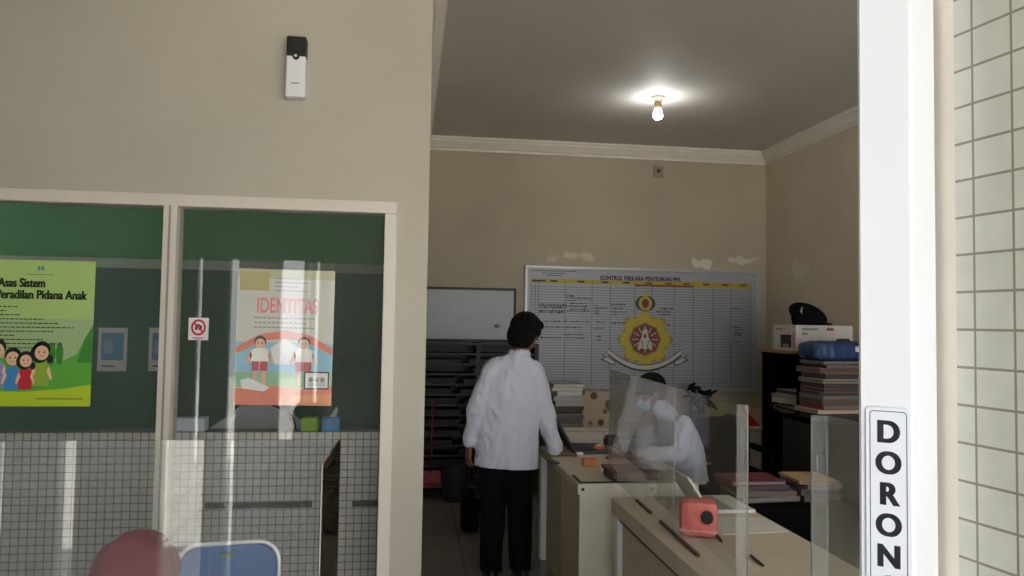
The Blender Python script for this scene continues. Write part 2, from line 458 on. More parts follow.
m = MB(); m.prism([S+pd*.02, t0, t0+nn*.2, S+pd*.02+nn*.2], V((0,0,CZ)), mat('cream_plaster_edge', (246,240,224), .7)); m.structure('trim_7')

# push sign
sl = lambda t: C+(L-C)*t
s_l, s_r = at(867.5, 440, Y=1.16), at(911.5, 440, Y=1.125)
ux = (C-L).normalized()
def on_stile(px, py):
    d = ray(px, py); p0 = L+n1*.001
    t = (p0-EYE).dot(n1)/d.dot(n1); return EYE+d*t
a, c = on_stile(866, 407.5), on_stile(911, 407.5)
w = (c-a).dot(ux); ztop = (a.z+c.z)/2; hgt = .305
org = a.copy(); org.z = ztop-hgt
sg = thing('push_sign', 'white sign reading DORONG in black vertical letters on door stile', 'sign', org)
RM = Matrix((ux, V((0,0,1)), n1)).transposed().to_4x4()
def TM(x, z, off): return Matrix.Translation(org+ux*x+V((0,0,z))+n1*off) @ RM
def rrect(x0, z0, x1, z1, r, off, k=5):
    pts = []
    for cx, cz, a0 in ((x1-r, z1-r, 0), (x0+r, z1-r, 90), (x0+r, z0+r, 180), (x1-r, z0+r, 270)):
        for i in range(k+1):
            an = rad(a0+90*i/k); pts.append(org+ux*(cx+r*math.cos(an))+V((0,0,cz+r*math.sin(an)))+n1*off)
    return pts
M_sign = mat('white_acrylic_sign', (226,229,240), .3, var=.01)
m = MB(); m.prism(rrect(0, 0, w, hgt, .006, .0005), n1*.003, M_sign); m.build('backing', sg)
m = MB(); i_ = .0055
outer, inner = rrect(i_, i_, w-i_, hgt-i_, .006, .0038), rrect(i_+.0012, i_+.0012, w-i_-.0012, hgt-i_-.0012, .005, .0038)
for k in range(len(outer)):
    j = (k+1) % len(outer); m.face([outer[k], outer[j], inner[j], inner[k]], M_ink)
m.build('border_line', sg)
ly = [at_y for at_y in (435, 465, 496, 528, 560, 592)]
for i, ch in enumerate('DORONG'):
    zc = on_stile(889, 431+i*31).z - org.z
    sz = .049
    m = MB(); m.text(ch, sz, TM(w*.5, zc-sz*.36, .0036) @ Matrix.Diagonal((.92,1,1,1)), M_ink, bold=.0012, align='CENTER')
    for dx_ in (-.0013, .0013): m.text(ch, sz, TM(w*.5+dx_, zc-sz*.36, .0036) @ Matrix.Diagonal((.92,1,1,1)), M_ink, bold=.0012, align='CENTER')
    m.build('letter', sg)

# ================================================================== world light
w_ = bpy.data.worlds.new('sky'); SC.world = w_; w_.use_nodes = True
bg = w_.node_tree.nodes['Background']; bg.inputs[0].default_value = (.93, .97, 1, 1); bg.inputs[1].default_value = SKY_
sl_ = bpy.data.lights.new('sun', 'SUN'); sl_.energy = SUN_; sl_.angle = .02; sl_.color = (1, .975, .95)
so = bpy.data.objects.new('sun', sl_); COL.objects.link(so); so.location = (0, 6, 9); so.rotation_euler = (rad(-24), 0, 0)

# ================================================================== things on the partition
p = at(285.5, 97, Y=YP-.045); q = at(307, 38, Y=YP-.045)
af = thing('air_freshener', 'white wall air freshener with black top above the window', 'air freshener', ((p.x+q.x)/2, YP, p.z))
W_, H_ = q.x-p.x, q.z-p.z
ax = (p.x+q.x)/2
m = MB(); m.box((ax, YP-.03, p.z+H_*.34), (W_, .06, H_*.68), M_white, bev=.008); m.build('body', af)
m = MB(); m.box((ax, YP-.031, p.z+H_*.84), (W_*.98, .062, H_*.32), M_black, bev=.006); m.build('cover', af)
m = MB(); m.lathe((ax, YP-.066, p.z+H_*.66), [(.014,0),(.014,.008),(.008,.012)], M_black, 20, 'y'); m.lathe((ax, YP-.069, p.z+H_*.665), [(.006,-.002),(.006,.004)], M_chrome, 12, 'y'); m.build('nozzle', af)
m = MB(); m.box((ax, YP-.0605, p.z+H_*.22), (W_*.4, .002, .005), M_greyp); m.build('brand_plate', af)

# flat print drawing helper: u in 0..1 left-right, v in 0..1 bottom-top on a plane
class Print:
    def __init__(s, O, U, Vv, N):
        s.O, s.U, s.V, s.N = V(O), V(U), V(Vv), V(N); s.m = MB(); s.lay = 0
    def P(s, u, v, k=0): return s.O+s.U*u+s.V*v+s.N*(.0005+.00025*k)
    def sheet(s, m, th=.0012):
        s.m.prism([s.O, s.O+s.U, s.O+s.U+s.V, s.O+s.V], s.N*th*.4, m)
    def poly(s, pts, m, k=1): s.m.face([s.P(u, v, k) for u, v in pts], m)
    def rect(s, u0, v0, u1, v1, m, k=1): s.poly([(u0,v0),(u1,v0),(u1,v1),(u0,v1)], m, k)
    def disc(s, u, v, ru, rv, m, k=1, n=16, a0=0, a1=360):
        s.poly([(u+ru*math.cos(rad(a0+(a1-a0)*i/n)), v+rv*math.sin(rad(a0+(a1-a0)*i/n))) for i in range(n if a1-a0 == 360 else n+1)], m, k)
    def ring(s, u, v, r0, r1, asp, m, k=1, n=28):
        for i in range(n):
            a, b = 2*math.pi*i/n, 2*math.pi*(i+1)/n
            s.poly([(u+r*math.cos(t), v+r*asp*math.sin(t)) for r, t in ((r0,a),(r1,a),(r1,b),(r0,b))], m, k)
    def line(s, u0, v0, u1, v1, wu, m, k=1, asp=1):
        a, b = s.P(u0, v0, k), s.P(u1, v1, k); d = (b-a).normalized(); n = s.N.cross(d).normalized()*wu*.5
        s.m.face([a-n, b-n, b+n, a+n], m)
    def text(s, body, u, v, size, m, k=2, bold=0, align='LEFT', width=None):
        ux, vx = s.U.normalized(), s.V.normalized(); nz = ux.cross(vx)
        M = Matrix.Translation(s.P(u, v, k)) @ Matrix((ux, vx, nz)).transposed().to_4x4()
        s.m.text(body, size, M, m, bold, align, width)
def pm(name, rgb, rough=.5): return mat('print_'+name, rgb, rough, var=.03)

# --- green poster on the left pane
YF_ = YP-.004
gl, gr = at(-14, 262, Y=YP+.012), at(95.5, 262, Y=YP+.012); gb = at(92, 406.5, Y=YP+.012); gt = at(50, 260.5, Y=YP+.012)
PW, PH = gr.x-gl.x, gt.z-gb.z
g = Print((gl.x, YP+.0165, gb.z), (PW,0,0), (0,0,PH), (0,-1,0))
G0 = pm('lime', (176,206,122), .45); G1 = pm('leaf_green', (98,176,62), .45); G2 = pm('yellow_lime', (190,214,40), .45); G3 = pm('deep_green', (60,140,48), .45); G4 = pm('pale_sage', (168,192,140), .45)
g.sheet(G0)
g.rect(0, .28, 1, .6, G4, 1)
g.poly([(.0,.10),(1,.10),(1,.5),(.93,.47),(.86,.36),(.7,.30),(.55,.34),(.4,.30),(.2,.33),(0,.30)], G1, 2)
g.poly([(.86,.3),(.93,.47),(1,.56),(1,.3)], G3, 3)
for u in (.63, .7): g.disc(u, .36, .035, .08, G3, 3)
g.poly([(0,.0),(1,.0),(1,.15),(.75,.12),(.4,.10),(.0,.10)], G2, 4)
INK = pm('ink', (24,40,26), .6); TEAL = pm('teal', (70,150,160), .5)
for k_ in (0, .0022): g.text('Asas Sistem', .115+k_/PW, .815, .05, INK, 5, .0009, width=PW*.425); g.text('Peradilan Pidana Anak', .095+k_/PW, .735, .05, INK, 5, .0009, width=PW*.83)
g.disc(.48, .945, .014, .016, TEAL, 5); g.disc(.515, .945, .014, .016, TEAL, 5); g.rect(.36, .9, .62, .903, INK, 5)
for i in range(11):
    L_ = [.3,.2,.33,.55,.68,.82,.64,.28,.54,.72,.5][i]
    v = .675-i*.028; u = .03
    while u < L_:
        wd = random.uniform(.015, .05); g.rect(u, v, min(u+wd, L_), v+.007, INK, 5); u += wd+.009
u = .5
while u < .92: g.rect(u, .048, u+.02, .054, INK, 6); u += .027
SK = pm('cartoon_skin', (240,196,160), .5); HB = pm('cartoon_hair', (24,18,18), .5)
def kid(u, v, h, shirt, k, girl=False):
    g.poly([(u-.075*h,v-.02),(u+.075*h,v-.02),(u+.07*h,v+.12*h),(u+.03*h,v+.15*h),(u-.03*h,v+.15*h),(u-.07*h,v+.12*h)], shirt, k)
    for s_ in (-1,1): g.poly([(u+s_*.07*h,v+.12*h),(u+s_*.105*h,v+.03*h),(u+s_*.085*h,v+.02*h),(u+s_*.05*h,v+.08*h)], SK, k+1)
    if girl: g.disc(u-.02*h, v+.2*h, .085*h, .066*h, HB, k+1); g.disc(u+.075*h, v+.165*h, .03*h, .03*h, HB, k+1)
    g.disc(u, v+.23*h, .08*h, .055*h, HB, k+1); g.disc(u, v+.205*h, .064*h, .05*h, SK, k+2)
    for s_ in (-1,1): g.disc(u+s_*.025*h, v+.21*h, .008*h, .007*h, HB, k+3, 8)
    g.rect(u-.018*h, v+.18*h, u+.018*h, v+.184*h, pm('red', (200,40,50)), k+3)
kid(.13, .15, 1.1, pm('lilac', (150,150,200)), 8)
kid(.28, .13, .95, pm('cartoon_blue', (60,140,200)), 12)
kid(.40, .135, .85, pm('red', (200,40,50)), 16, True)
kid(.54, .16, 1.0, pm('olive_shirt', (150,180,60)), 12, True)
gp = g.m.solo('green_poster', 'green poster on left pane headed Asas Sistem Peradilan Pidana Anak', 'poster')

# --- white-and-red poster on the right pane
a, b_, c = at(238, 268, Y=YP-.01), at(333.5, 270, Y=YP-.01), at(331, 406, Y=YP-.01)
c2 = at(233, 405, Y=YP-.01)
PW, PH = b_.x-a.x, a.z-c.z
O = V((c2.x, YP-.002, c2.z)); U = V((c.x-c2.x, 0, c.z-c2.z)); Vv = V((a.x-c2.x, 0, a.z-c2.z))
g = Print(O, U, Vv, (0,-1,0))
GL = mat('glossy_print_paper', (208,208,196), .3, var=.03, coat=1)
def gm(n, rgb): return mat('gloss_'+n, rgb, .3, var=.03, coat=1)
g.sheet(GL)
g.rect(.02, .84, .32, .98, gm('khaki', (186,176,120)), 2)
g.rect(.0, .93, 1, 1, gm('olive_strip', (190,190,150)), 1)
for i in range(4): g.rect(.38, .93-i*.03, .62+.1*(i % 2), .937-i*.03, gm('grey_ink', (150,150,150)), 2)
g.text('IDENTITAS', .2, .68, .088, gm('rose', (228,140,148)), 3, .002, width=PW*.64)
for i in range(3):
    u = .18
    while u < .8-.1*(i == 1): g.rect(u, .635-i*.035, u+.035, .645-i*.035, gm('grey_ink', (120,122,128)), 2); u += .045
RD, SKY, GRS = gm('coral', (228,132,110)), gm('sky', (146,196,216)), gm('grass', (150,192,150))
g.rect(0, .13, 1, .46, SKY, 1)
g.poly([(0,.42),(.25,.52),(.5,.55),(.75,.52),(1,.42),(1,.37),(.72,.47),(.5,.49),(.28,.47),(0,.37)], RD, 3)
g.poly([(.35,.42),(.5,.49),(.65,.42),(.6,.3),(.4,.3)], gm('white', (232,232,230)), 2)
g.rect(0, .13, 1, .24, GRS, 2)
g.poly([(0,0),(1,0),(1,.15),(.7,.12),(.4,.14),(0,.12)], RD, 3)
g.poly([(.5,0),(1,0),(1,.09),(.6,.07)], gm('orange', (236,160,112)), 4)
for u in (.25, .7):
    KS, KH, KW, KR = gm('skin', (228,180,150)), gm('hair', (50,40,40)), gm('uniform', (240,236,226)), gm('shorts', (190,84,86))
    g.disc(u, .465, .062, .042, KH, 5); g.disc(u, .452, .05, .036, KS, 6)
    g.poly([(u-.09,.31),(u+.09,.31),(u+.1,.40),(u+.04,.42),(u-.04,.42),(u-.1,.40)], KW, 5)
    g.rect(u-.08, .25, u-.005, .32, KR, 6); g.rect(u+.005, .25, u+.08, .32, KR, 6)
    for s_ in (-1,1):
        g.rect(u+s_*.045-.02, .15, u+s_*.045+.02, .25, KS, 5); g.poly([(u+s_*.1,.40),(u+s_*.15,.31),(u+s_*.12,.30),(u+s_*.08,.36)], KS, 5)
        g.disc(u+s_*.02, .455, .007, .006, KH, 7, 8)
g.poly([(.08,.12),(.3,.10),(.36,.13),(.14,.2),(.06,.18)], gm('white', (232,232,230)), 7)
g.rect(.71, .12, .97, .25, gm('hair', (50,40,40)), 7); g.rect(.725, .13, .955, .24, gm('white', (232,232,230)), 8)
for i in range(3): g.disc(.78+.06*i, .19, .025, .02, gm('grey_ink', (120,122,128)), 9); g.rect(.75, .145+.008*i, .93, .148+.008*i, gm('grey_ink', (120,122,128)), 9)
g.m.solo('identity_poster', 'glossy poster with red IDENTITAS title and two children on right pane', 'poster')

# --- no photo sticker
a, b_ = at(187.5, 340, Y=YP+.01), at(208.5, 318, Y=YP+.01)
g = Print((a.x, YP+.0172, a.z), (b_.x-a.x,0,0), (0,0,b_.z-a.z), (0,-1,0))
g.sheet(pm('white', (228,222,222)))
RR = pm('sign_red', (196,32,58))
g.ring(.5, .57, .27, .37, 1, RR, 3); g.poly([(.27,.72),(.33,.79),(.73,.42),(.67,.35)], RR, 4)
g.rect(.33, .46, .67, .66, INK, 1); g.rect(.43, .66, .57, .71, INK, 1); g.ring(.5, .56, .04, .075, 1, pm('white', (228,222,222)), 2)
g.rect(.2, .08, .8, .12, RR, 1); g.rect(.32, .03, .68, .055, RR, 1)
g.m.solo('no_photo_sticker', 'small square sticker with red no-camera symbol on right pane', 'sticker')

# --- notices on the green wall
NB = pm('notice_blue', (110,150,190))
for i, (x0, x1, y0, y1) in enumerate(((97,128,328,371),(148,178,328,371))):
    a, b_ = at(x0, y1, Y=YG-.01), at(x1, y0, Y=YG-.01)
    g = Print((a.x, YG-.0128, a.z), (b_.x-a.x,0,0), (0,0,b_.z-a.z), (0,-1,0))
    g.sheet(M_paper); g.rect(.12, .25, .88, .88, NB, 1); g.rect(.2, .4, .5, .7, pm('pale', (150,180,200)), 2); g.rect(.15, .1, .6, .13, INK, 1)
    g.m.solo('notice', ['pale framed notice with blue picture just right of green poster behind glass', 'pale framed blue notice partly hidden behind the window mullion'][i], 'notice', 'notices on the green wall')

# --- things on / behind the low tiled wall
m = MB(); a, b_ = at(302, 432, Y=YT+.05), at(318.5, 417, Y=YT+.05)
m.span(a.x, b_.x, YT+.012, YT+.1, lt.z, b_.z, mat('lime_box', (150,196,60), .5), .004)
m.solo('lime_green_box', 'small lime green box on the tiled wall ledge behind glass', 'box')
a, b_ = at(322, 432, Y=YT+.05), at(340.5, 417, Y=YT+.05)
tb_ = thing('tissue_box', 'small sky blue tissue box on tiled wall ledge behind glass', 'tissue box', ((a.x+b_.x)/2, YT+.055, lt.z))
m = MB(); m.span(a.x, b_.x, YT+.012, YT+.1, lt.z, b_.z, mat('sky_box', (48,140,200), .5), .004); m.build('box', tb_)
m = MB(); z = b_.z; xc = (a.x+b_.x)/2
m.prism([(xc-.012,YT+.05,z-.002),(xc+.02,YT+.05,z-.002),(xc+.03,YT+.05,z+.035),(xc+.022,YT+.05,z+.05),(xc+.005,YT+.05,z+.02)], (0,.012,0), M_paper); m.build('tissue', tb_)
a, b_ = at(172, 432, Y=YT+.06), at(207, 417, Y=YT+.06)
m = MB(); m.span(a.x, b_.x, YT+.02, YT+.1, lt.z, b_.z, mat('pale_blue_tray', (214,222,238), .5), .006)
m.solo('paper_tray', 'pale blue grey tray on the ledge just right of mullion', 'tray')
# padded chair back
YC = 4.35
oc = thing('office_chair', 'pale blue grey padded office chair behind the tiled wall', 'office chair', (at(262,420,Y=YC).x, YC, 0))
cx = at(262, 420, Y=YC).x
zt = at(262, 402, Y=YC).z
m = MB()
M_pal = mat('pale_blue_upholstery', (226,230,240), .7)
outl = [(-.28,zt-.55),(.28,zt-.55),(.30,zt-.2),(.26,zt-.13),(.15,zt-.06),(.11,zt-.01),(.06,zt),(-.06,zt),(-.11,zt-.01),(-.15,zt-.06),(-.26,zt-.13),(-.30,zt-.2)]
m.prism([(cx+u, YC-.05, z) for u, z in outl], (0,.09,0), M_pal); o = m.build('backrest', oc)
bv = o.modifiers.new('b', 'BEVEL'); bv.width = .03; bv.segments = 4
m = MB(); m.tube([(cx+.06,YC-.055,zt-.005),(cx+.125,YC-.056,zt-.03),(cx+.17,YC-.056,zt-.09),(cx+.2,YC-.055,zt-.2)], .012, M_black); m.build('piping', oc)
m = MB(); m.box((cx, YC+.28, .47), (.5,.5,.1), M_pal, bev=.04); m.build('seat', oc)
m = MB(); m.tube([(cx,YC+.28,.06),(cx,YC+.28,.42)], .03, M_black); m.box((cx, YC+.06, .46), (.08,.2,.03), M_black); m.build('column', oc)
for k in range(5):
    a_ = rad(72*k+18); m = MB(); m.tube([(cx,YC+.28,.09),(cx+.27*math.cos(a_),YC+.28+.27*math.sin(a_),.06)], [.025,.018], M_black); m.ball((cx+.28*math.cos(a_),YC+.28+.28*math.sin(a_),.03), .03, M_black, seg=12); m.build('leg', oc)

# ================================================================== ceiling lamp
lp = at(658, 97, Z=CZ)
lamp = thing('ceiling_lamp', 'lit bare bulb in white ceramic holder on the ceiling', 'lamp', (lp.x, lp.y, CZ))
M_cer = mat('ceramic', (220,205,180), .3)
m = MB(); m.lathe((lp.x, lp.y, CZ), [(.055,0),(.055,-.012),(.045,-.022),(.03,-.03),(.028,-.05)][::-1], M_cer); m.build('ceiling_rose', lamp)
m = MB(); m.lathe((lp.x, lp.y, CZ), [(.027,-.085),(.03,-.08),(.03,-.058),(.024,-.05)], mat('brass_ring', (170,130,80), .35)); m.lathe((lp.x, lp.y, CZ), [(.026,-.098),(.029,-.094),(.029,-.085),(.022,-.083)], M_cer); m.build('holder', lamp)
m = MB(); m.lathe((lp.x, lp.y, CZ), [(.01,-.186),(.026,-.181),(.036,-.165),(.038,-.148),(.035,-.128),(.026,-.11),(.018,-.097)], emit('bulb_glow', (250,252,255), 150)); m.build('bulb', lamp)

a, b_ = at(653.5, 177.5, Y=YB-.01), at(663.5, 166.5, Y=YB-.01)
vn = thing('wall_socket', 'small square beige plate high on back wall below lamp', 'socket', ((a.x+b_.x)/2, YB, a.z))
m = MB(); m.span(a.x, b_.x, YB-.015, YB, a.z, b_.z, mat('socket_beige', (150,138,116), .5), .004); m.build('plate', vn)
m = MB(); m.lathe(((a.x+b_.x)/2, YB-.018, (a.z+b_.z)/2+.01), [(.022,0),(.022,.004)], mat('dark_socket', (70,62,52), .5), 16, 'y'); m.build('hole', vn)

# ================================================================== big board
bd = thing('case_control_board', 'large white control board with ruled table and police crest on back wall', 'board', ((bl.x+br_.x)/2, YB, br_.z))
x0, x1, z0, z1 = bl.x, br_.x, at(760, 393, Y=YB-.03).z, (at(525,265,Y=YB-.03).z+at(760,271,Y=YB-.03).z)/2
bw, bh = x1-x0, z1-z0; ff = .035
M_bfr = mat('aluminium_frame', (170,170,166), .35, metal=.3)
for (a, c, d, e) in ((x0,x1,z0,z0+ff),(x0,x1,z1-ff,z1),(x0,x0+ff,z0+ff,z1-ff),(x1-ff,x1,z0+ff,z1-ff)):
    m = MB(); m.span(a, c, YB-.035, YB, d, e, M_bfr, .004); m.build('frame', bd)
g = Print((x0+ff, YB-.02, z0+ff), (bw-2*ff,0,0), (0,0,bh-2*ff), (0,-1,0))
WB = mat('board_white', (156,158,166), .35, var=.02); RUL = pm('rule', (86,88,96)); PUR = pm('purple', (74,34,84)); YEL = pm('yellow_band', (170,154,44)); RDB = pm('red_band', (120,42,32)); SCR = pm('pen', (44,42,52))
g.sheet(WB)
def U_(c): return (c-68)/(936-68)          # crop columns
def V_(r): return 1-(r-70)/(545-70)
g.rect(U_(80), V_(126), U_(910), V_(108), YEL, 1)
g.rect(U_(465), V_(131), U_(690), V_(123), RDB, 2); g.rect(U_(690), V_(131), U_(910), V_(124), YEL, 2)
for cl in (84,107,150,250,340,420,505,580,650,725,800,870): g.rect(U_(cl), V_(121), U_(cl+26), V_(114), RDB if cl > 450 else SCR, 3)
r = 140
while r < 534:
    g.line(U_(80), V_(r), U_(910), V_(r), .0045, RUL, 1); r += 10.6
for cl in (80,95,107,205,305,373,465,530,615,690,765,835,912): g.line(U_(cl), V_(534), U_(cl), V_(112), .006, RUL, 1)
g.text('KONTROL PERKARA PENYIDIKAN PPA', U_(335), V_(108), .062, PUR, 3, .003, width=(bw-2*ff)*(305/868))
for (r, a, c) in ((76,80,245),(85,118,205),(94,138,190)):
    u = a
    while u < c: g.rect(U_(u), V_(r+3), U_(u+9), V_(r), SCR, 2); u += 11
def scrib(r, a, c):
    u = a
    while u < c:
        wd = random.uniform(4, 12); h_ = random.uniform(3, 6); g.rect(U_(u), V_(r+h_*.5), U_(min(u+wd, c)), V_(r-h_*.5), SCR, 2); u += wd+random.uniform(1.5, 4)
for r, a, c in ((176,205,240),(184,210,300),(194,212,245),(205,225,285),(210,110,210),(217,110,290),(224,112,210),(230,225,295),(236,110,300),(242,112,210),(212,312,328),(222,312,360),(234,312,330),(243,314,330),
                (206,378,430),(222,380,420),(236,378,440),(246,378,400),(220,560,610),(232,548,606),(243,556,606),(278,130,300),(278,318,355),(281,380,430),(285,560,600),(301,112,270),(303,315,350),(330,205,270),(343,115,195),(343,210,280),(336,318,340),(350,320,342),(214,835,868),(290,846,880),(300,850,884),(314,848,876),(322,850,878),(350,846,870)):
    scrib(r, a, c)
g.m.build('panel', bd)
# crest
class Sub(Print): pass
e = Print((x0+ff, YB-.0215, z0+ff), (bw-2*ff,0,0), (0,0,bh-2*ff), (0,-1,0))
AS = (bw-2*ff)/(bh-2*ff)
cu, cv = U_(505), V_(345)
GOLD, GOLD2, BRN, SIL = pm('crest_gold', (178,158,40)), pm('crest_gold_dark', (136,122,24)), pm('crest_red', (112,36,28)), pm('crest_silver', (186,184,172))
def star(u, v, r0, r1, n, m_, k, rot=0):
    e.poly([(u+(r0 if i % 2 == 0 else r1)*math.sin(rad(rot)+math.pi*i/n), v+(r0 if i % 2 == 0 else r1)*AS*math.cos(rad(rot)+math.pi*i/n)) for i in range(2*n)], m_, k)
star(cu, cv, .124, .1, 8, GOLD2, 1); star(cu, cv, .114, .092, 16, GOLD, 2, 11)
for i in range(8):
    an = 2*math.pi*i/8; e.disc(cu+.095*math.sin(an), cv+.095*AS*math.cos(an), .016, .016*AS, GOLD, 3, 12)
star(cu, cv, .072, .066, 8, GOLD2, 4); e.disc(cu, cv, .066, .066*AS, BRN, 5, 8)
for i in range(12):
    an = 2*math.pi*i/12; e.line(cu+.03*math.sin(an), cv+.03*AS*math.cos(an), cu+.056*math.sin(an), cv+.056*AS*math.cos(an), .009, SIL, 6)
e.poly([(cu-.034,cv-.042*AS),(cu-.02,cv-.036*AS),(cu,cv-.042*AS),(cu+.02,cv-.036*AS),(cu+.034,cv-.042*AS),(cu+.024,cv-.008*AS),(cu+.014,cv+.012*AS),(cu+.01,cv+.038*AS),(cu,cv+.05*AS),(cu-.01,cv+.038*AS),(cu-.014,cv+.012*AS),(cu-.024,cv-.008*AS)], SIL, 7)
for s_ in (-1, 1): e.line(cu+s_*.008, cv-.036*AS, cu+s_*.016, cv-.004*AS, .009, BRN, 8)
e.disc(cu, cv+.014*AS, .007, .009*AS, BRN, 8)
# small top badge with wreath
tv = V_(200)
e.ring(cu, tv, .026, .044, AS*.75, pm('crest_black', (44,40,34)), 2, 20); e.disc(cu, tv, .03, .03*AS, GOLD, 3); e.disc(cu, tv, .016, .02*AS, BRN, 4); star(cu, V_(162), .018, .008, 5, GOLD, 3)
e.poly([(cu-.02,V_(258)),(cu+.02,V_(258)),(cu+.012,V_(235)),(cu-.012,V_(235))], GOLD, 10)
# ribbon scroll
def scroll(off, m_, k, wv):
    pts = []
    for i in range(17):
        t = -1+2*i/16; pts.append((cu+.16*t, V_(468)+.135*t*t*1.0+off))
    for i in range(16): e.poly([pts[i], pts[i+1], (pts[i+1][0], pts[i+1][1]+wv), (pts[i][0], pts[i][1]+wv)], m_, k)
scroll(-.014, pm('crest_black', (44,40,34)), 11, .06); scroll(.002, SIL, 12, .036)
for s_ in (-1, 1):
    e.poly([(cu+s_*.125,V_(436)),(cu+s_*.19,V_(404)),(cu+s_*.175,V_(420)),(cu+s_*.195,V_(426)),(cu+s_*.135,V_(452))], pm('crest_black', (44,40,34)), 9); e.poly([(cu+s_*.13,V_(437)),(cu+s_*.182,V_(409)),(cu+s_*.168,V_(421)),(cu+s_*.183,V_(426)),(cu+s_*.137,V_(447))], SIL, 10)
e.m.build('crest', bd)

# ================================================================== whiteboard
a, b_ = at(421, 341, Y=YB-.03), at(516.5, 288.5, Y=YB-.03)
wbx0, wbx1 = X0+.02, b_.x
wb = thing('whiteboard', 'blank grey white board with black frame left of the control board', 'whiteboard', ((wbx0+wbx1)/2, YB, a.z))
g = MB(); g.span(wbx0+.02, wbx1-.02, YB-.02, YB, a.z+.02, b_.z-.02, mat('whiteboard_grey', (158,160,166), .35, var=.04)); g.build('panel', wb)
for (p_, q_, r_, s_) in ((wbx0,wbx1,a.z,a.z+.025),(wbx0,wbx1,b_.z-.025,b_.z),(wbx0,wbx0+.025,a.z+.025,b_.z-.025),(wbx1-.025,wbx1,a.z+.025,b_.z-.025)):
    m = MB(); m.span(p_, q_, YB-.03, YB, r_, s_, M_black, .003); m.build('frame', wb)
m = MB(); c_ = at(497, 326, Y=YB-.022); m.ball(c_, (.03,.002,.02), mat('smudge', (120,120,124), .8)); m.build('ink_smudge', wb)

# ================================================================== dark slatted rack under the whiteboard
ztop = at(470, 343, Y=YB-.35).z
rx1 = at(538, 400, Y=YB-.35).x
rk = thing('slatted_rack', 'dark rack of stacked horizontal shelves under the whiteboard', 'rack', ((X0+rx1)/2, YB-.2, 0))
M_rack = mat('dark_rack', (26,25,24), .5); M_slat = mat('rack_slat', (42,39,36), .5)
for xx in (X0+.03, (X0+rx1)/2, rx1-.02):
    m = MB(); m.span(xx-.02, xx+.02, YB-.36, YB-.06, 0, ztop, M_rack); m.build('upright', rk)
n = 15
for i in range(n):
    z = .06+(ztop-.08)*i/(n-1); m = MB(); m.span(X0+.02, rx1, YB-.37, YB-.06, z, z+.02, M_slat, .003); m.build('shelf', rk)
m = MB(); m.span(X0+.02, rx1, YB-.055, YB-.04, .04, ztop, M_rack); m.build('back_panel', rk)
for i in range(n-1):
    z = .08+(ztop-.08)*i/(n-1)
    xx = X0+.08
    while xx < rx1-.4:
        wd = random.uniform(.25, .4); hh = random.uniform(.03, .055)
        if random.random() < .75:
            m = MB(); m.span(xx, xx+wd, YB-.34, YB-.08, z, z+hh, random.choice([mat('dim_folder', (30,28,27), .6), mat('dim_folder_blue', (27,28,32), .6), mat('dim_folder_brown', (36,30,27), .6)]), .003)
            col = 0 if xx < (X0+rx1)/2 else 1
            m.solo('file_bundle', 'dark file bundle lying on a shelf of the dark rack', 'file', 'dark bundles in the slatted rack')
        xx += wd+.08

# dustpan, bin, backpack on the floor at left
a = at(432, 474, Z=.0)
a = at(432, 480, Y=7.2)
dp = thing('dustpan', 'red long-handled dustpan hanging against the dark rack', 'dustpan', (a.x, 7.2, .1))
x_ = a.x; yy = 7.24
M_dred = mat('dark_red_plastic', (150,26,42), .4)
m = MB(); m.prism([(x_-.11,yy-.1,.11),(x_+.11,yy-.1,.11),(x_+.1,yy,.10),(x_-.1,yy,.10)], (0,0,.01), M_dred); m.span(x_-.1, x_+.1, yy, yy+.01, .1, .24, M_dred)
for s_ in (-1,1): m.prism([(x_+s_*.11,yy-.1,.115),(x_+s_*.1,yy,.115),(x_+s_*.1,yy,.22)], (-.006*s_,0,0), M_dred)
m.build('pan', dp)
m = MB(); m.tube([(x_-.01,yy,.22),(x_-.01,yy+.02,.5),(x_-.005,yy+.035,.9)], .011, mat('red_pole', (110,26,34), .4)); m.build('handle', dp)
a = at(455, 500, Z=0)
bn = thing('waste_bin', 'small dark grey waste bin beside the standing man', 'bin', (a.x, a.y, 0))
m = MB(); m.lathe((a.x, a.y, 0), [(.11,0),(.115,.01),(.14,.32),(.14,.34),(.13,.34),(.105,.02)], mat('bin_grey', (40,40,41), .5)); m.build('bucket', bn)
m = MB(); m.tube([(a.x+.14*math.cos(2*math.pi*k/24), a.y+.14*math.sin(2*math.pi*k/24), .345) for k in range(24)], .009, mat('bin_rim', (52,52,52), .45), closed=True); m.build('rim', bn)
a = at(466, 531, Z=0)
bp_ = thing('backpack', 'black bag standing on the floor behind the man\'s left leg', 'bag', (a.x, a.y, 0))
m = MB(); m.box((a.x+.03, a.y, .14), (.15,.14,.28), M_blackcloth, bev=.05); m.build('body', bp_)
m = MB(); m.box((a.x+.03, a.y-.08, .1), (.11,.05,.15), M_blackcloth, bev=.02); m.build('front_pocket', bp_)
m = MB(); m.tube([(a.x+.0,a.y,.27),(a.x+.01,a.y,.30),(a.x+.05,a.y,.30),(a.x+.06,a.y,.27)], .008, M_blackcloth); m.build('handle', bp_)
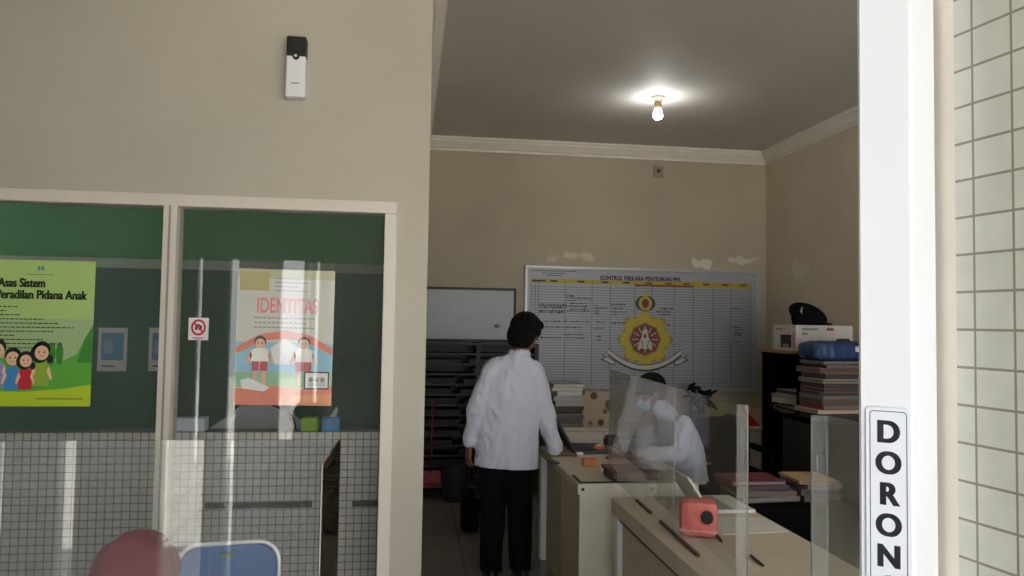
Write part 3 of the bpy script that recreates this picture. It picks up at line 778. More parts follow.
# ================================================================== office desks
TZ = .77
c0 = at(578, 484, Z=TZ); DX0, DY0 = c0.x, c0.y; DX1, DY1 = 1.62, 5.38
d2c = at(611, 497, Z=TZ); EX0, EY1 = d2c.x, min(d2c.y, DY0-.06); EX1, EY0 = at(789, 530, Z=TZ).x, 1.75
print('desk1', DX0, DY0, 'desk2', EX0, EY1)
d1 = thing('counter_desk', 'cream counter desk the standing man leans on, laptop on top', 'desk', ((DX0+DX1)/2, (DY0+DY1)/2, 0))
m = MB(); m.span(DX0, DX1, DY0, DY1, TZ-.055, TZ, M_creamd, .004); m.build('desktop', d1)
m = MB(); m.span(DX0+.012, DX1, DY0+.006, DY0+.03, .0, TZ-.057, M_cream, .003); m.build('front_panel', d1)
m = MB(); m.span(DX0-.0, DX1, DY0-.002, DY0+.002, TZ-.057, TZ-.002, M_cream); m.build('front_edge', d1)
for a, c in ((DY0+.032, (DY0+DY1)/2-.004), ((DY0+DY1)/2+.004, DY1-.1)):
    m = MB(); m.span(DX0+.04, DX0+.06, a, c, .0, TZ-.057, M_creamd, .003); m.build('side_panel', d1)
m = MB(); m.span(DX0+.0, DX0+.07, DY1-.1, DY1-.005, 0, TZ-.057, M_white, .004); m.build('corner_post', d1)
m = MB(); m.span(DX0+.07, DX1, DY1-.03, DY1-.01, 0, TZ-.057, M_creamd); m.build('rear_panel', d1)
m = MB(); m.lathe((at(581,489,Y=DY0).x+.01, DY0-.004, TZ-.03), [(.009,0),(.009,.004)], M_black, 12, 'y'); m.build('cable_hole', d1)
d2 = thing('office_desk', 'beige desk in the foreground carrying the long clear screen', 'desk', ((EX0+EX1)/2, (EY0+EY1)/2, 0))
m = MB(); m.span(EX0, EX1, EY0, EY1, TZ-.075, TZ, M_creamd, .005); m.build('desktop', d2)
for yy in (EY1-.09, EY0+.02):
    m = MB(); m.span(EX0+.01, EX0+.07, yy, yy+.07, 0, TZ-.077, M_white, .004); m.build('leg', d2)
    m = MB(); m.span(EX1-.07, EX1-.01, yy, yy+.07, 0, TZ-.077, M_white, .004); m.build('leg', d2)
m = MB(); m.span(EX0+.035, EX0+.05, EY0+.092, EY1-.092, .05, TZ-.077, M_creamd); m.build('side_panel', d2)
m = MB(); m.span(EX0+.072, EX1-.072, EY1-.05, EY1-.035, .05, TZ-.077, M_creamd); m.build('rear_panel', d2)
m = MB(); m.span(EX0+.02, EX0+.034, EY0+.092, EY1-.092, TZ-.1, TZ-.088, M_black); m.build('shadow_gap_strip', d2)
# clear screens
zt_ = 1.385
A0 = at(609, 475, Z=TZ+.002); far_ = A0.y; near = 2.45; xn_ = at(737, 400, Y=near).x
def sxY(y): return xn_+(A0.x-xn_)*(y-near)/(far_-near)
mid = 3.12; sx = sxY(3.1)
sc = thing('clear_desk_screen', 'long clear acrylic screen running along the foreground desk beside salmon box', 'screen', (sx, 3.3, TZ))
def pane(x0, y0, x1, y1, z0, z1, mt, parent, nm='pane', t=.004):
    d = V((x1-x0, y1-y0, 0)); n = V((d.y, -d.x, 0)).normalized()*t
    m = MB(); m.prism([(x0,y0,z0),(x1,y1,z0),(x1,y1,z1),(x0,y0,z1)], n, mt); return m.build(nm, parent)
pane(sxY(far_), far_, sxY(mid+.01), mid+.01, TZ+.003, zt_, M_acryl2, sc); pane(sxY(mid), mid, xn_, near, TZ+.003, zt_, M_acryl3, sc)
wr = at(745, 402, Y=near).x
pane(xn_, near, wr, near-.02, TZ+.003, zt_, M_acryl2, sc, 'wing')
for (xx, yy) in ((sxY(far_), far_), (sxY(mid), mid), (wr, near-.02)):
    m = MB(); m.span(xx-.002, xx+.002, yy-.002, yy+.002, TZ+.003, zt_, M_acedge); m.build('polished_edge', sc)
for (y0_, y1_) in ((EY1-.1, EY1-.35), (EY1-.5, EY1-1.0)):
    m = MB(); d_ = .012; m.prism([(sxY(y0_)-d_, y0_, TZ), (sxY(y0_)-.001, y0_, TZ), (sxY(y1_)-.001, y1_, TZ), (sxY(y1_)-d_, y1_, TZ)], (0,0,.012), mat('dark_rail', (70,56,50), .5)); m.build('base_rail', sc)
C1 = at(828, 416, Z=zt_); cxx = C1.x; cy = C1.y; wl = at(815, 418, Y=cy).x
s2 = thing('hazy_screen', 'hazy acrylic screen beside the white door stile', 'screen', (cxx, cy-.4, TZ))
pane(cxx, cy, cxx+.02, 1.8, TZ+.003, zt_, M_acryl2, s2); pane(wl, cy+.02, cxx, cy, TZ+.003, zt_, M_acryl2, s2, 'wing')
m = MB(); m.span(wl-.002, wl+.002, cy+.018, cy+.022, TZ+.003, zt_, M_acedge); m.build('polished_edge', s2)

# items on the counter desk
lx, ly_ = at(573, 454, Z=TZ).x, 5.03
lt_ = thing('laptop', 'open black laptop on the counter desk facing the seated man', 'laptop', (lx+.13, ly_+.16, TZ))
m = MB(); m.span(lx, lx+.26, ly_, ly_+.36, TZ+.001, TZ+.02, M_navy, .004); m.build('base', lt_)
m = MB(); m.span(lx+.03, lx+.15, ly_+.03, ly_+.33, TZ+.0205, TZ+.022, M_black); m.build('keyboard', lt_)
tp = at(554, 417, Y=ly_)
m = MB(); dd = V((tp.x-lx, 0, tp.z-TZ-.02)); m.prism([(lx, ly_, TZ+.02), (lx, ly_+.36, TZ+.02), (lx+dd.x, ly_+.36, TZ+.02+dd.z), (lx+dd.x, ly_, TZ+.02+dd.z)], (.014,0,.006), M_black); m.build('screen_lid', lt_)
def smallbox(px0, px1, pyb, h, dep, m_, name, label, cat, bev=.003, Z=TZ, rz=0):
    a, c = at(px0, pyb, Z=Z), at(px1, pyb, Z=Z)
    b = MB(); b.box(((a.x+c.x)/2, a.y+dep/2, Z+h/2+.0005), (c.x-a.x, dep, h), m_, rz, bev); return b.solo(name, label, cat)
smallbox(584, 598, 467, .045, .07, M_orange, 'card_box', 'small orange box on the counter desk in front of the laptop', 'box')
a = at(594, 454, Z=TZ+.022)
m = MB(); m.lathe((lx+.2, ly_+.12, TZ+.0222), [(.03,0),(.036,.002),(.036,.014),(.02,.018)], mat('orange_lid', (226,130,80), .5)); m.lathe((lx+.2, ly_+.12, TZ+.0405), [(.016,0),(.014,.006)], M_paper); m.solo('round_tin', 'round orange and white tin lying on the laptop', 'tin')
smallbox(577, 584, 456, .02, .05, M_paper, 'computer_mouse', 'white mouse between standing man\'s hand and the laptop', 'mouse', .009)
a = at(606, 473, Z=TZ)
m = MB()
for k in range(5): m.ball((a.x+random.uniform(-.03,.03), a.y+random.uniform(-.02,.02), TZ+.018), (.03, .022, .016), M_paper, Matrix.Rotation(random.uniform(0,3), 3, 'Z'), 10)
tis = melt(m, 'crumpled_tissue', None, .005, 1, wrinkle=.006, wscale=40); tis.data.transform(Matrix.Translation((-a.x,-a.y,-TZ))); tis.location = (a.x, a.y, TZ); tag(tis, 'crumpled white tissue near the counter desk corner', 'tissue')
a, b_ = at(548, 461, Z=TZ), at(557, 465, Z=TZ)
m = MB(); m.box(((a.x+b_.x)/2+.005, (a.y+b_.y)/2, TZ+.006), (.05, .1, .01), M_black, .2, .003); m.solo('mobile_phone', 'black phone on counter edge under the standing man\'s hand', 'phone')
a, b_ = at(570, 476, Z=TZ), at(580, 483, Z=TZ)
m = MB(); m.prism([(DX0+.012, a.y, TZ+.0005),(DX0+.028, a.y, TZ+.0005),(DX0+.028, DY0+.03, TZ+.0005),(DX0+.012, DY0+.03, TZ+.0005)], (0,0,.006), M_black); m.span(DX0+.012, DX0+.36, DY0+.012, DY0+.03, TZ+.0005, TZ+.0065, M_black); m.solo('document_clip', 'thin black L-shaped strip on near corner of counter desk', 'strip')
a = at(606, 444, Z=TZ)
m = MB(); m.lathe((a.x, min(a.y, DY1-.08), TZ), [(.03,0.0005),(.055,.02),(.06,.05),(.045,.085),(.03,.09)], mat('brown_pot', (74,44,36), .6)); m.solo('brown_jar', 'round brown jar at the far end of the counter desk', 'jar')
# binder + papers at near end of counter desk behind screen
a, b_ = at(612, 481, Z=TZ), at(660, 481, Z=TZ)
bi = thing('ring_binder', 'burgundy and black binder behind the long clear screen', 'binder', ((a.x+b_.x)/2, a.y+.1, TZ))
m = MB(); m.span(a.x+.0, b_.x, a.y, a.y+.24, TZ+.001, TZ+.012, M_black); m.span(a.x, b_.x, a.y, a.y+.24, TZ+.04, TZ+.05, mat('burgundy', (96,34,48), .5)); m.span(a.x, a.x+.006, a.y, a.y+.24, TZ+.012, TZ+.04, M_black); m.build('cover', bi)
m = MB(); m.span(a.x+.008, b_.x-.006, a.y+.004, a.y+.235, TZ+.013, TZ+.039, mat('dim_pages', (120,100,100), .8)); m.build('pages', bi)
a, b_ = at(618, 472, Z=TZ), at(660, 462, Z=TZ)

# items on the foreground desk
hx, hy = at(711, 514, Z=TZ).x, at(711, 514, Z=TZ).y
wlp = thing('white_laptop', 'white laptop standing open behind the salmon box', 'laptop', (hx+.1, hy+.15, TZ))
m = MB(); m.span(hx, min(hx+.22, EX1-.005), hy, min(hy+.31, EY1-.02), TZ+.001, TZ+.016, M_paper, .003); m.build('base', wlp)
m = MB(); m.span(hx+.02, hx+.12, hy+.02, min(hy+.28, EY1-.04), TZ+.0162, TZ+.0175, M_greyp); m.build('keyboard', wlp)
t1 = at(689, 477, Y=hy)
m = MB(); ln = V((t1.x-hx, 0, t1.z-TZ-.018)); y2 = min(hy+.31, EY1-.02)
m.prism([(hx, hy, TZ+.018), (hx, y2, TZ+.018), (hx+ln.x, y2, TZ+.018+ln.z), (hx+ln.x, hy, TZ+.018+ln.z)], (-.01,0,-.004), mat('laptop_shell', (240,238,232), .4)); o = m.build('screen_lid', wlp)
m = MB(); m.tube([(hx-.002, hy+.01, TZ+.016),(hx-.002, y2-.01, TZ+.016)], .006, M_black); m.build('hinge', wlp)
sb = at(688, 538, Z=TZ); sw, sh = .155, .15; sb.x = max(sb.x, sxY(sb.y)+.098)
print('salmon', sb, sx)
sal = thing('salmon_box', 'salmon pink rounded box with round black hole on foreground desk', 'box', (sb.x, sb.y, TZ))
m = MB(); m.box((sb.x, sb.y+.04, TZ+sh/2+.001), (sw, .12, sh), M_salmon, -.3, .035); m.build('body', sal)
rot = Matrix.Rotation(-.35, 4, 'Z'); hp = V((sb.x, sb.y+.04, 0))+rot.to_3x3() @ V((.035, -.066, TZ+sh*.6))
m = MB()
ringp = [hp+rot.to_3x3() @ V((.02*math.cos(2*math.pi*k/20), 0, .022*math.sin(2*math.pi*k/20))) for k in range(20)]
m.tube(ringp, .006, M_black, 8, closed=True); m.prism([p for p in ringp], rot.to_3x3() @ V((0,.004,0)), M_black); m.build('hole_ring', sal)
m = MB(); m.box((sb.x, sb.y+.04, TZ+.03), (sw*1.01, .132, .008), mat('pale_pink', (240,180,176), .4), -.35, .003); m.build('band', sal)
a, b_ = at(722, 535, Z=TZ), at(792, 532, Z=TZ); c_, d_ = at(764, 518, Z=TZ), at(704, 517, Z=TZ)
c_.y = min(c_.y, hy-.005); d_.y = min(d_.y, hy-.005); b_.x = min(b_.x, EX1-.01)
m = MB(); m.prism([(a.x,a.y,TZ+.0006),(b_.x,b_.y,TZ+.0006),(min(c_.x,EX1-.01),c_.y,TZ+.0006),(d_.x,d_.y,TZ+.0006)], (0,0,.002), M_paper); m.solo('paper_sheet', 'white paper sheets lying in front of the white laptop', 'paper')
for nm, (q0, q1), lb in (('pen', ((715,534),(722,543)), 'black pen beside the salmon box'), ('marker', ((751,557),(764,568)), 'black pen lying alone near front of the beige desk')):
    a, b_ = at(*q0, Z=TZ), at(*q1, Z=TZ); m = MB(); d = (b_-a)
    m.tube([a+V((0,0,.006)), a+d*.75+V((0,0,.006)), a+d*.93+V((0,0,.006)), b_+V((0,0,.006))], [.005,.005,.004,.001], M_black, 10); m.solo(nm, lb, 'pen')

# black side table with a pile of books and papers
TX0, TY0 = EX1+.03, 3.72; TX1, TY1 = 2.35, 4.3
st_ = thing('side_table', 'low black table under the pile of books behind clear screen', 'table', ((TX0+TX1)/2, (TY0+TY1)/2, 0))
tz2 = .72
m = MB(); m.span(TX0, TX1, TY0, TY1, tz2-.03, tz2, M_darkcab, .004); m.build('tabletop', st_)
m = MB(); m.span(TX0+.02, TX1-.02, TY0+.02, TY0+.04, .03, tz2-.031, M_darkcab); m.build('front_panel', st_)
m = MB(); m.span(TX0+.02, TX0+.04, TY0+.041, TY1-.02, .0, tz2-.031, M_darkcab); m.build('side_panel', st_)
m = MB(); m.span(TX1-.04, TX1-.02, TY0+.041, TY1-.02, .0, tz2-.031, M_darkcab); m.build('side_panel', st_)
def book(x, y, z, w, d, h, cover, rz, name, label, cat, group=None, pages=None):
    pages = pages or M_paper
    t = thing(name, label, cat, (x, y, z), rz, group)
    b = MB(); th = min(.003, h*.2)
    b.box((0,0,th/2), (w,d,th), cover); b.box((0,0,h-th/2), (w,d,th), cover); b.box((-w/2+th/2,0,h/2), (th,d,h), cover); b.build('cover', t, local=True)
    b = MB(); b.box((.002,0,h/2), (w-.008,d-.006,h-2*th-.0004), pages); b.build('pages', t, local=True); return t
PGS = [mat('pages_grey', (116,110,106), .8), mat('pages_brown', (100,82,72), .8), mat('pages_dim', (66,62,61), .8), mat('pages_cream', (150,138,120), .8)]
def C_(n, rgb): return mat('cover_'+n, rgb, .55)
pl = at(715, 498, Z=tz2)
z = tz2+.001
for i, (cov, h, w, x, y, rz, lb) in enumerate([
   (C_('charcoal', (54,52,54)), .03, .34, 1.9, 3.95, .1, 'charcoal book at the bottom of the left pile on the black table'),
   (C_('grey', (110,106,104)), .026, .33, 1.89, 3.95, -.05, 'grey book under the red folders on the black table'),
   (C_('red', (84,20,32)), .028, .31, 1.86, 3.96, .08, 'dark red folder in the left pile on the black table'),
   (C_('crimson', (110,28,48)), .02, .3, 1.85, 3.97, 0, 'crimson folder topping the left pile on the black table')]):
    book(x, y, z, w, .24, h, cov, rz, 'folder', lb, 'folder', 'left pile on the black table', PGS[i % 3]); z += h+.001
z = tz2+.001
for i, (cov, h, w, x, y, rz, lb) in enumerate([
   (C_('black', (30,30,32)), .035, .22, 2.19, 3.96, .05, 'black file at the bottom of the right pile on the black table'),
   (C_('grey2', (92,88,90)), .03, .21, 2.19, 3.95, -.08, 'grey file in the right pile on the black table'),
   (C_('mid', (120,112,110)), .025, .21, 2.2, 3.96, .1, 'pale grey file in the right pile on the black table'),
   (C_('manila', (186,156,112)), .014, .22, 2.19, 3.97, -.05, 'tan manila folder topping the right pile on the black table')]):
    book(x, y, z, w, .26, h, cov, rz, 'file', lb, 'file', 'right pile on the black table', PGS[(i+1) % 3]); z += h+.001

# black chair between desk and table, seen from the front right
kc = thing('black_chair', 'black chair behind the right side of the beige desk', 'chair', (2.02, 3.25, 0))
m = MB(); m.box((2.02, 3.3, .45), (.46,.46,.09), M_blackcloth, 0, .035); m.build('seat', kc)
m = MB(); m.box((2.28, 3.3, .68), (.07,.44,.36), M_blackcloth, Matrix.Rotation(.12, 4, 'Y'), .03); m.build('backrest', kc)
for sx_ in (-.2,.2):
    for sy_ in (-.2,.2):
        m = MB(); m.tube([(2.02+sx_, 3.3+sy_, .0), (2.02+sx_*.95, 3.3+sy_*.95, .41)], .014, M_black); m.build('leg', kc)
m = MB(); m.tube([(2.25,3.12,.42),(2.31,3.12,.62)], .014, M_black); m.tube([(2.25,3.48,.42),(2.31,3.48,.62)], .014, M_black); m.build('back_post', kc)

# ================================================================== back of the room
CY0, CY1 = 7.2, 7.66
cz = at(585, 428, Y=CY0).z
cx0, cx1 = at(548, 428, Y=CY0).x, at(762, 430, Y=CY0).x
cr = thing('credenza', 'low cream cabinet along the back wall under the control board', 'cabinet', ((cx0+cx1)/2, (CY0+CY1)/2, 0))
m = MB(); m.span(cx0, cx1, CY0+.015, CY1, .05, cz-.03, M_creamd); m.build('body', cr)
m = MB(); m.span(cx0-.01, cx1+.01, CY0, CY1, cz-.029, cz, M_trim, .003); m.build('top', cr)
nd = 4
for i in range(nd):
    a, c = cx0+.01+(cx1-cx0-.02)*i/nd, cx0+.01+(cx1-cx0-.02)*(i+1)/nd
    m = MB(); m.span(a+.005, c-.005, CY0-.001, CY0+.014, .07, cz-.04, M_cream, .003); dr = m.build('door', cr)
    m = MB(); m.tube([(c-.05, CY0-.012, cz*.55),(c-.05, CY0-.012, cz*.7)], .005, M_chrome); m.build('handle', dr)
def stack(n, xc, yc, z0, htot, w, d, name, cat, where, group, covers, jit=.02, rzr=.08, top_white=False):
    hs = [random.uniform(.7, 1.3) for _ in range(n)]; k = (htot-.001*n)/sum(hs); z = z0+.001
    for i in range(n):
        h = hs[i]*k; o_ = n-1-i
        which = ORD[o_] if o_ < n-1 else 'lowest'
        cov, cn = random.choice(covers) if not (top_white and o_ < 3) else (C_('white', (190,188,184)), 'white')
        flip = random.choice((0, 0, math.pi, math.pi, math.pi/2, -math.pi/2)); ww = w*random.uniform(.9, 1.05); dd_ = d; 
        if abs(abs(flip)-math.pi/2) < .1: ww, dd_ = d, ww
        book(xc+random.uniform(-jit, jit), yc+random.uniform(-jit, jit), z, ww, dd_, h, cov, flip+random.uniform(-rzr, rzr), name, f'{cn} file, {which} of {where}', cat, group, M_paper if top_white and o_ < 3 else random.choice(PGS)); z += h+.001
    return z
dimc = [(C_('navy', (44,46,66)), 'dark blue'), (C_('white', (190,188,184)), 'white'), (C_('white', (190,188,184)), 'white'), (C_('maroonf', (80,34,44)), 'maroon'), (C_('greyf', (120,118,120)), 'grey'), (C_('brown', (84,58,48)), 'brown')]
zs = at(566, 383, Y=CY0+.2).z
a = at(566, 420, Y=CY0+.18)
stack(10, a.x, CY0+.2, cz, zs-cz, .3, .3, 'file', 'file', 'the stack left of the floral box', 'files on the low cabinet', dimc, .012, top_white=True)
a, b_ = at(581, 428, Y=CY0+.1), at(609, 391, Y=CY0+.1)
M_floral = mat('floral_card', (190,172,146), .6)
nt = M_floral.node_tree; vo = nt.nodes.new('ShaderNodeTexVoronoi'); vo.inputs['Scale'].default_value = 9
tc = [n for n in nt.nodes if n.type == 'TEX_COORD'][0]; nt.links.new(tc.outputs['Object'], vo.inputs['Vector'])
rp = nt.nodes.new('ShaderNodeValToRGB'); rp.color_ramp.elements[0].position = .28; rp.color_ramp.elements[0].color = lin((82,58,46)); rp.color_ramp.elements[1].position = .4; rp.color_ramp.elements[1].color = lin((190,172,146))
nt.links.new(vo.outputs['Distance'], rp.inputs[0]); nt.links.new(rp.outputs[0], nt.nodes['Principled BSDF'].inputs['Base Color'])
m = MB(); m.span(a.x, b_.x+.02, CY0+.06, CY0+.36, cz+.001, b_.z, M_floral, .005); fb = m.solo('floral_box', 'cream box printed with brown flowers on the low cabinet', 'box')
a, b_ = at(704, 422, Y=CY0+.1), at(733, 404, Y=CY0+.1)
m = MB(); m.span(a.x, b_.x, CY0+.3, CY0+.43, cz+.001, b_.z, mat('pale_yellow_card', (176,168,110), .6), .003); m.solo('yellow_box', 'pale yellow box on low cabinet right of the potted plant', 'box')
# leaning folder
a = at(745, 428, Y=CY0+.12); b_ = at(764, 408, Y=CY0+.12)
fo = thing('document_folder', 'red and cream folder leaning beside the black cabinet', 'folder', (a.x, CY0+.14, cz))
m = MB(); m.prism([(a.x,CY0+.1,cz+.001),(b_.x-.02,CY0+.1,cz+.001),(b_.x-.02,CY0+.16,b_.z),(a.x,CY0+.16,b_.z)], (0,.012,.0), mat('cream_folder', (200,176,150), .6)); m.build('cover', fo)
m = MB(); m.prism([(a.x,CY0+.097,cz+.001),(b_.x-.05,CY0+.097,cz+.001),(a.x,CY0+.157,b_.z)], (0,.002,0), M_red); m.build('red_corner', fo)
# dark armchair in front of the cabinet
g0, g1 = at(692, 440, Y=6.55), at(752, 440, Y=6.55); gz = at(715, 417, Y=6.55).z; gx = (g0.x+g1.x)/2; gw = g1.x-g0.x
ac = thing('armchair', 'dark padded armchair in front of the low cabinet behind the seated person', 'armchair', (gx, 6.4, 0))
m = MB(); ol = [(-gw*.42,.42),(gw*.42,.42),(gw*.46,gz*.8),(gw*.36,gz*.92),(gw*.16,gz),(-gw*.16,gz),(-gw*.36,gz*.95),(-gw*.46,gz*.8)]
m.prism([(gx+u, 6.55, z) for u, z in ol], (0,.1,0), M_blackcloth); o = m.build('backrest', ac); bv = o.modifiers.new('b', 'BEVEL'); bv.width = .03; bv.segments = 3
m = MB(); m.box((gx, 6.28, .36), (gw*.86, .5, .12), M_blackcloth, 0, .04); m.build('seat', ac)
for s_ in (-1,1):
    m = MB(); m.box((gx+s_*gw*.46, 6.3, .58), (.07,.46,.05), M_blackcloth, 0, .02); m.tube([(gx+s_*gw*.46,6.12,.56),(gx+s_*gw*.46,6.14,.36)], .018, M_black); m.build('armrest', ac)
    for y_ in (6.08, 6.5): m = MB(); m.tube([(gx+s_*gw*.38,y_,0),(gx+s_*gw*.36,y_,.31)], .018, M_black); m.build('leg', ac)
# potted plant
px_, pz_ = at(700, 424, Y=CY0+.14).x, cz
pp = thing('potted_plant', 'dark leafy potted plant on the low cabinet behind the seated man', 'plant', (px_, CY0+.14, cz))
m = MB(); m.lathe((px_, CY0+.14, cz+.001), [(.05,0),(.055,.01),(.07,.13),(.075,.14),(.06,.14),(.055,.12)], mat('pot_dark', (60,56,52), .6)); m.build('pot', pp)
M_leaf = mat('dark_leaf', (16,24,16), .7, spec=.2)
m = MB(); lm = MB()
for k in range(22):
    a_ = random.uniform(0, 6.28); l_ = random.uniform(.05, .25); tip = V((px_+.14*math.cos(a_)*random.uniform(.4,1), CY0+.14+.12*math.sin(a_), cz+.14+l_))
    m.tube([(px_, CY0+.14, cz+.12), ((px_+tip.x)/2, (CY0+.14+tip.y)/2, cz+.16+l_*.4), tip], .004, M_leaf, 6)
    lm.ball(tip, (.065,.036,.014), M_leaf, Matrix.Rotation(a_, 3, 'Z') @ Matrix.Rotation(random.uniform(-.9,.9), 3, 'Y'), 10)
m.build('stem', pp); lm.build('foliage', pp)

# black open cabinet along the right wall, facing left
AX0, AX1 = 3.1, XR-.02; AY0 = 5.78; AY1 = at(762, 380, X=AX0).y
az = at(797, 357, X=AX0).z
print('cabinet', AY0, AY1, az)
bc = thing('black_cabinet', 'tall black open cabinet in the corner under the printer box', 'cabinet', ((AX0+AX1)/2, (AY0+AY1)/2, 0))
def pnl(nm, *s): b = MB(); b.span(*s, M_darkcab, .003); return b.build(nm, bc)
pnl('side_panel', AX0, AX1, AY0, AY0+.02, 0, az); pnl('side_panel', AX0, AX1, AY1-.02, AY1, 0, az)
pnl('back_panel', AX1-.02, AX1, AY0+.02, AY1-.02, 0, az); pnl('top', AX0-.005, AX1, AY0-.005, AY1+.005, az, az+.022)
zsh = at(785, 414, X=AX0+.05).z
for zz in (.04, .5, zsh-.02): pnl('shelf', AX0+.01, AX1-.02, AY0+.021, AY1-.021, zz, zz+.02)
covs = [(C_('greyf2', (150,146,142)), 'grey'), (C_('offw', (176,170,162)), 'off-white'), (C_('dk', (70,68,70)), 'dark grey')]
stack(6, AX0+.2, (AY0+AY1)/2, zsh, .2, .3, .34, 'paper_bundle', 'papers', 'the leaning bundle inside the tall black cabinet', 'bundles in the black cabinet', covs, .03, .3)
# low cabinet in front with the tall stack
BX0 = 2.95; BY0, BY1 = 5.12, AY0-.03; bz_ = at(812, 419, X=BX0+.05).z
lb = thing('low_cabinet', 'lower black cabinet under the tall stack of case files', 'cabinet', ((BX0+AX1)/2, (BY0+BY1)/2, 0))
m = MB(); m.span(BX0+.01, AX1, BY0+.01, BY1, .0, bz_-.025, M_darkcab, .003); m.build('body', lb)
m = MB(); m.span(BX0, AX1, BY0, BY1, bz_-.024, bz_, M_darkcab, .003); m.build('top', lb)
m = MB(); m.span(BX0+.0, BX0+.009, BY0+.02, BY1-.01, .08, bz_-.035, M_black, .002); dr = m.build('door', lb)
m = MB(); m.tube([(BX0-.01,BY0+.08,bz_*.6),(BX0-.01,BY0+.08,bz_*.75)], .005, M_chrome); m.build('handle', dr)
sy = 5.47
a, b_ = at(809, 400, Y=sy), at(858, 400, Y=sy); zt2 = at(830, 360, Y=sy).z
files = [(C_('redf', (120,48,50)), 'red'), (C_('cream', (206,186,160)), 'cream'), (C_('greyg', (120,116,112)), 'grey'), (C_('dark', (58,52,54)), 'dark'), (C_('pinkf', (170,110,104)), 'pinkish'), (C_('olive', (90,80,66)), 'olive brown')]
zz = stack(13, (a.x+b_.x)/2, sy, bz_, zt2-bz_, b_.x-a.x, .3, 'case_file', 'file', 'the tall stack under the blue bag', 'case files in the tall stack', files, .025, .12)
a2 = b_.x+.21
# blue folded bag on the stack
bb = thing('blue_bag', 'blue folded plastic bag on top of the tall file stack', 'bag', ((a.x+b_.x)/2, sy, zz))
xc = (a.x+b_.x)/2; hb = at(830, 339, Y=sy).z-zz
m = MB(); m.box((xc, sy, zz+hb*.45), (.44,.28,hb*.8), mat('blue_bag', (40,66,112), .5), .05, .04); m.box((xc-.12, sy-.03, zz+hb*.35), (.2,.24,hb*.6), mat('blue_bag', (40,66,112), .5), -.1, .03)
o = melt(m, 'body', bb, .012, 2, wrinkle=.012, wscale=11)
o.data.transform(wm(bb).inverted())
m = MB(); m.box((xc+.12, sy-.153, zz+hb*.55), (.07,.004,.04), M_paper, .05); m.build('label', bb)
m = MB(); m.tube([(xc-.04, sy-.1, zz+hb*.78),(xc-.02, sy-.1, zz+hb*.98),(xc+.06, sy-.1, zz+hb*.98),(xc+.08, sy-.1, zz+hb*.8)], .01, M_black); m.build('handle', bb)
# board + printer box on the tall cabinet
kz = az+.0225
m = MB(); m.span(AX0-.06, AX0+.45, AY0+.05, AY1-.02, kz, kz+.02, mat('brown_board', (140,110,74), .6), .002); m.solo('brown_board', 'thin brown board under the printer box on the black cabinet', 'board')
bzx = kz+.0205; pbx = at(796, 340, Y=AY0+.1).x; pbt = at(796, 325, Y=AY0+.1).z
pby1 = min(at(773, 340, X=pbx).y, AY1)
pb = thing('printer_box', 'white printer carton with black picture under the police cap', 'box', (pbx+.24, (AY0+pby1)/2, bzx))
m = MB(); m.span(pbx, pbx+.5, AY0+.1, pby1, bzx, pbt, mat('white_carton', (210,204,200), .6), .004); m.build('carton', pb)
hh = pbt-bzx
m = MB(); ym = (AY0+.1+pby1)/2; m.span(pbx-.0015, pbx, ym-.12, ym+.06, bzx+hh*.12, bzx+hh*.62, M_black); m.span(pbx-.002, pbx-.0014, ym-.08, ym+.02, bzx+hh*.14, bzx+hh*.26, M_greyp); m.build('printed_picture', pb)
for k, (u, v, wd) in enumerate(((.05,.8,.14),(.05,.62,.05),(.27,.8,.06))):
    m = MB(); m.span(pbx+u, pbx+u+wd, AY0+.0985, AY0+.1, bzx+hh*v, bzx+hh*(v+.1), M_greyp if k < 2 else mat('red_print', (150,50,60), .5)); m.build('printed_mark', pb)
m = MB(); m.span(pbx-.0015, pbx, AY0+.12, AY0+.16, bzx+hh*.1, bzx+hh*.7, mat('pink_print', (200,150,160), .5)); m.build('printed_mark', pb)
m = MB(); m.span(pbx-.0015, pbx, pby1-.16, pby1-.06, bzx+hh*.8, bzx+hh*.87, M_greyp); m.build('printed_mark', pb)
# police cap
q0 = at(811, 324, Y=AY0+.25)
kp = thing('peaked_cap', 'black peaked uniform cap with silver badge on the printer carton', 'cap', (q0.x, AY0+.28, pbt))
m = MB(); R_ = Matrix.Rotation(rad(24), 3, 'Y')
m.loft([(V((q0.x-.01,AY0+.28,pbt+.001)), .13,.11), (V((q0.x-.02,AY0+.28,pbt+.07)), .135,.115)], M_blackcloth)
m.ball((q0.x-.012, AY0+.28, pbt+.088), (.172,.135,.088), M_blackcloth, R_); o = melt(m, 'crown', kp, .008, 4); o.data.transform(wm(kp).inverted())
m = MB(); m.ball((q0.x+.1, AY0+.24, pbt+.022), (.075,.085,.01), M_black, Matrix.Rotation(rad(14), 3, 'Y')); m.build('visor', kp)
m = MB(); m.ball((q0.x-.1, AY0+.19, pbt+.12), (.03,.012,.035), mat('silver_badge', (120,120,118), .4, metal=.3)); m.build('badge', kp)
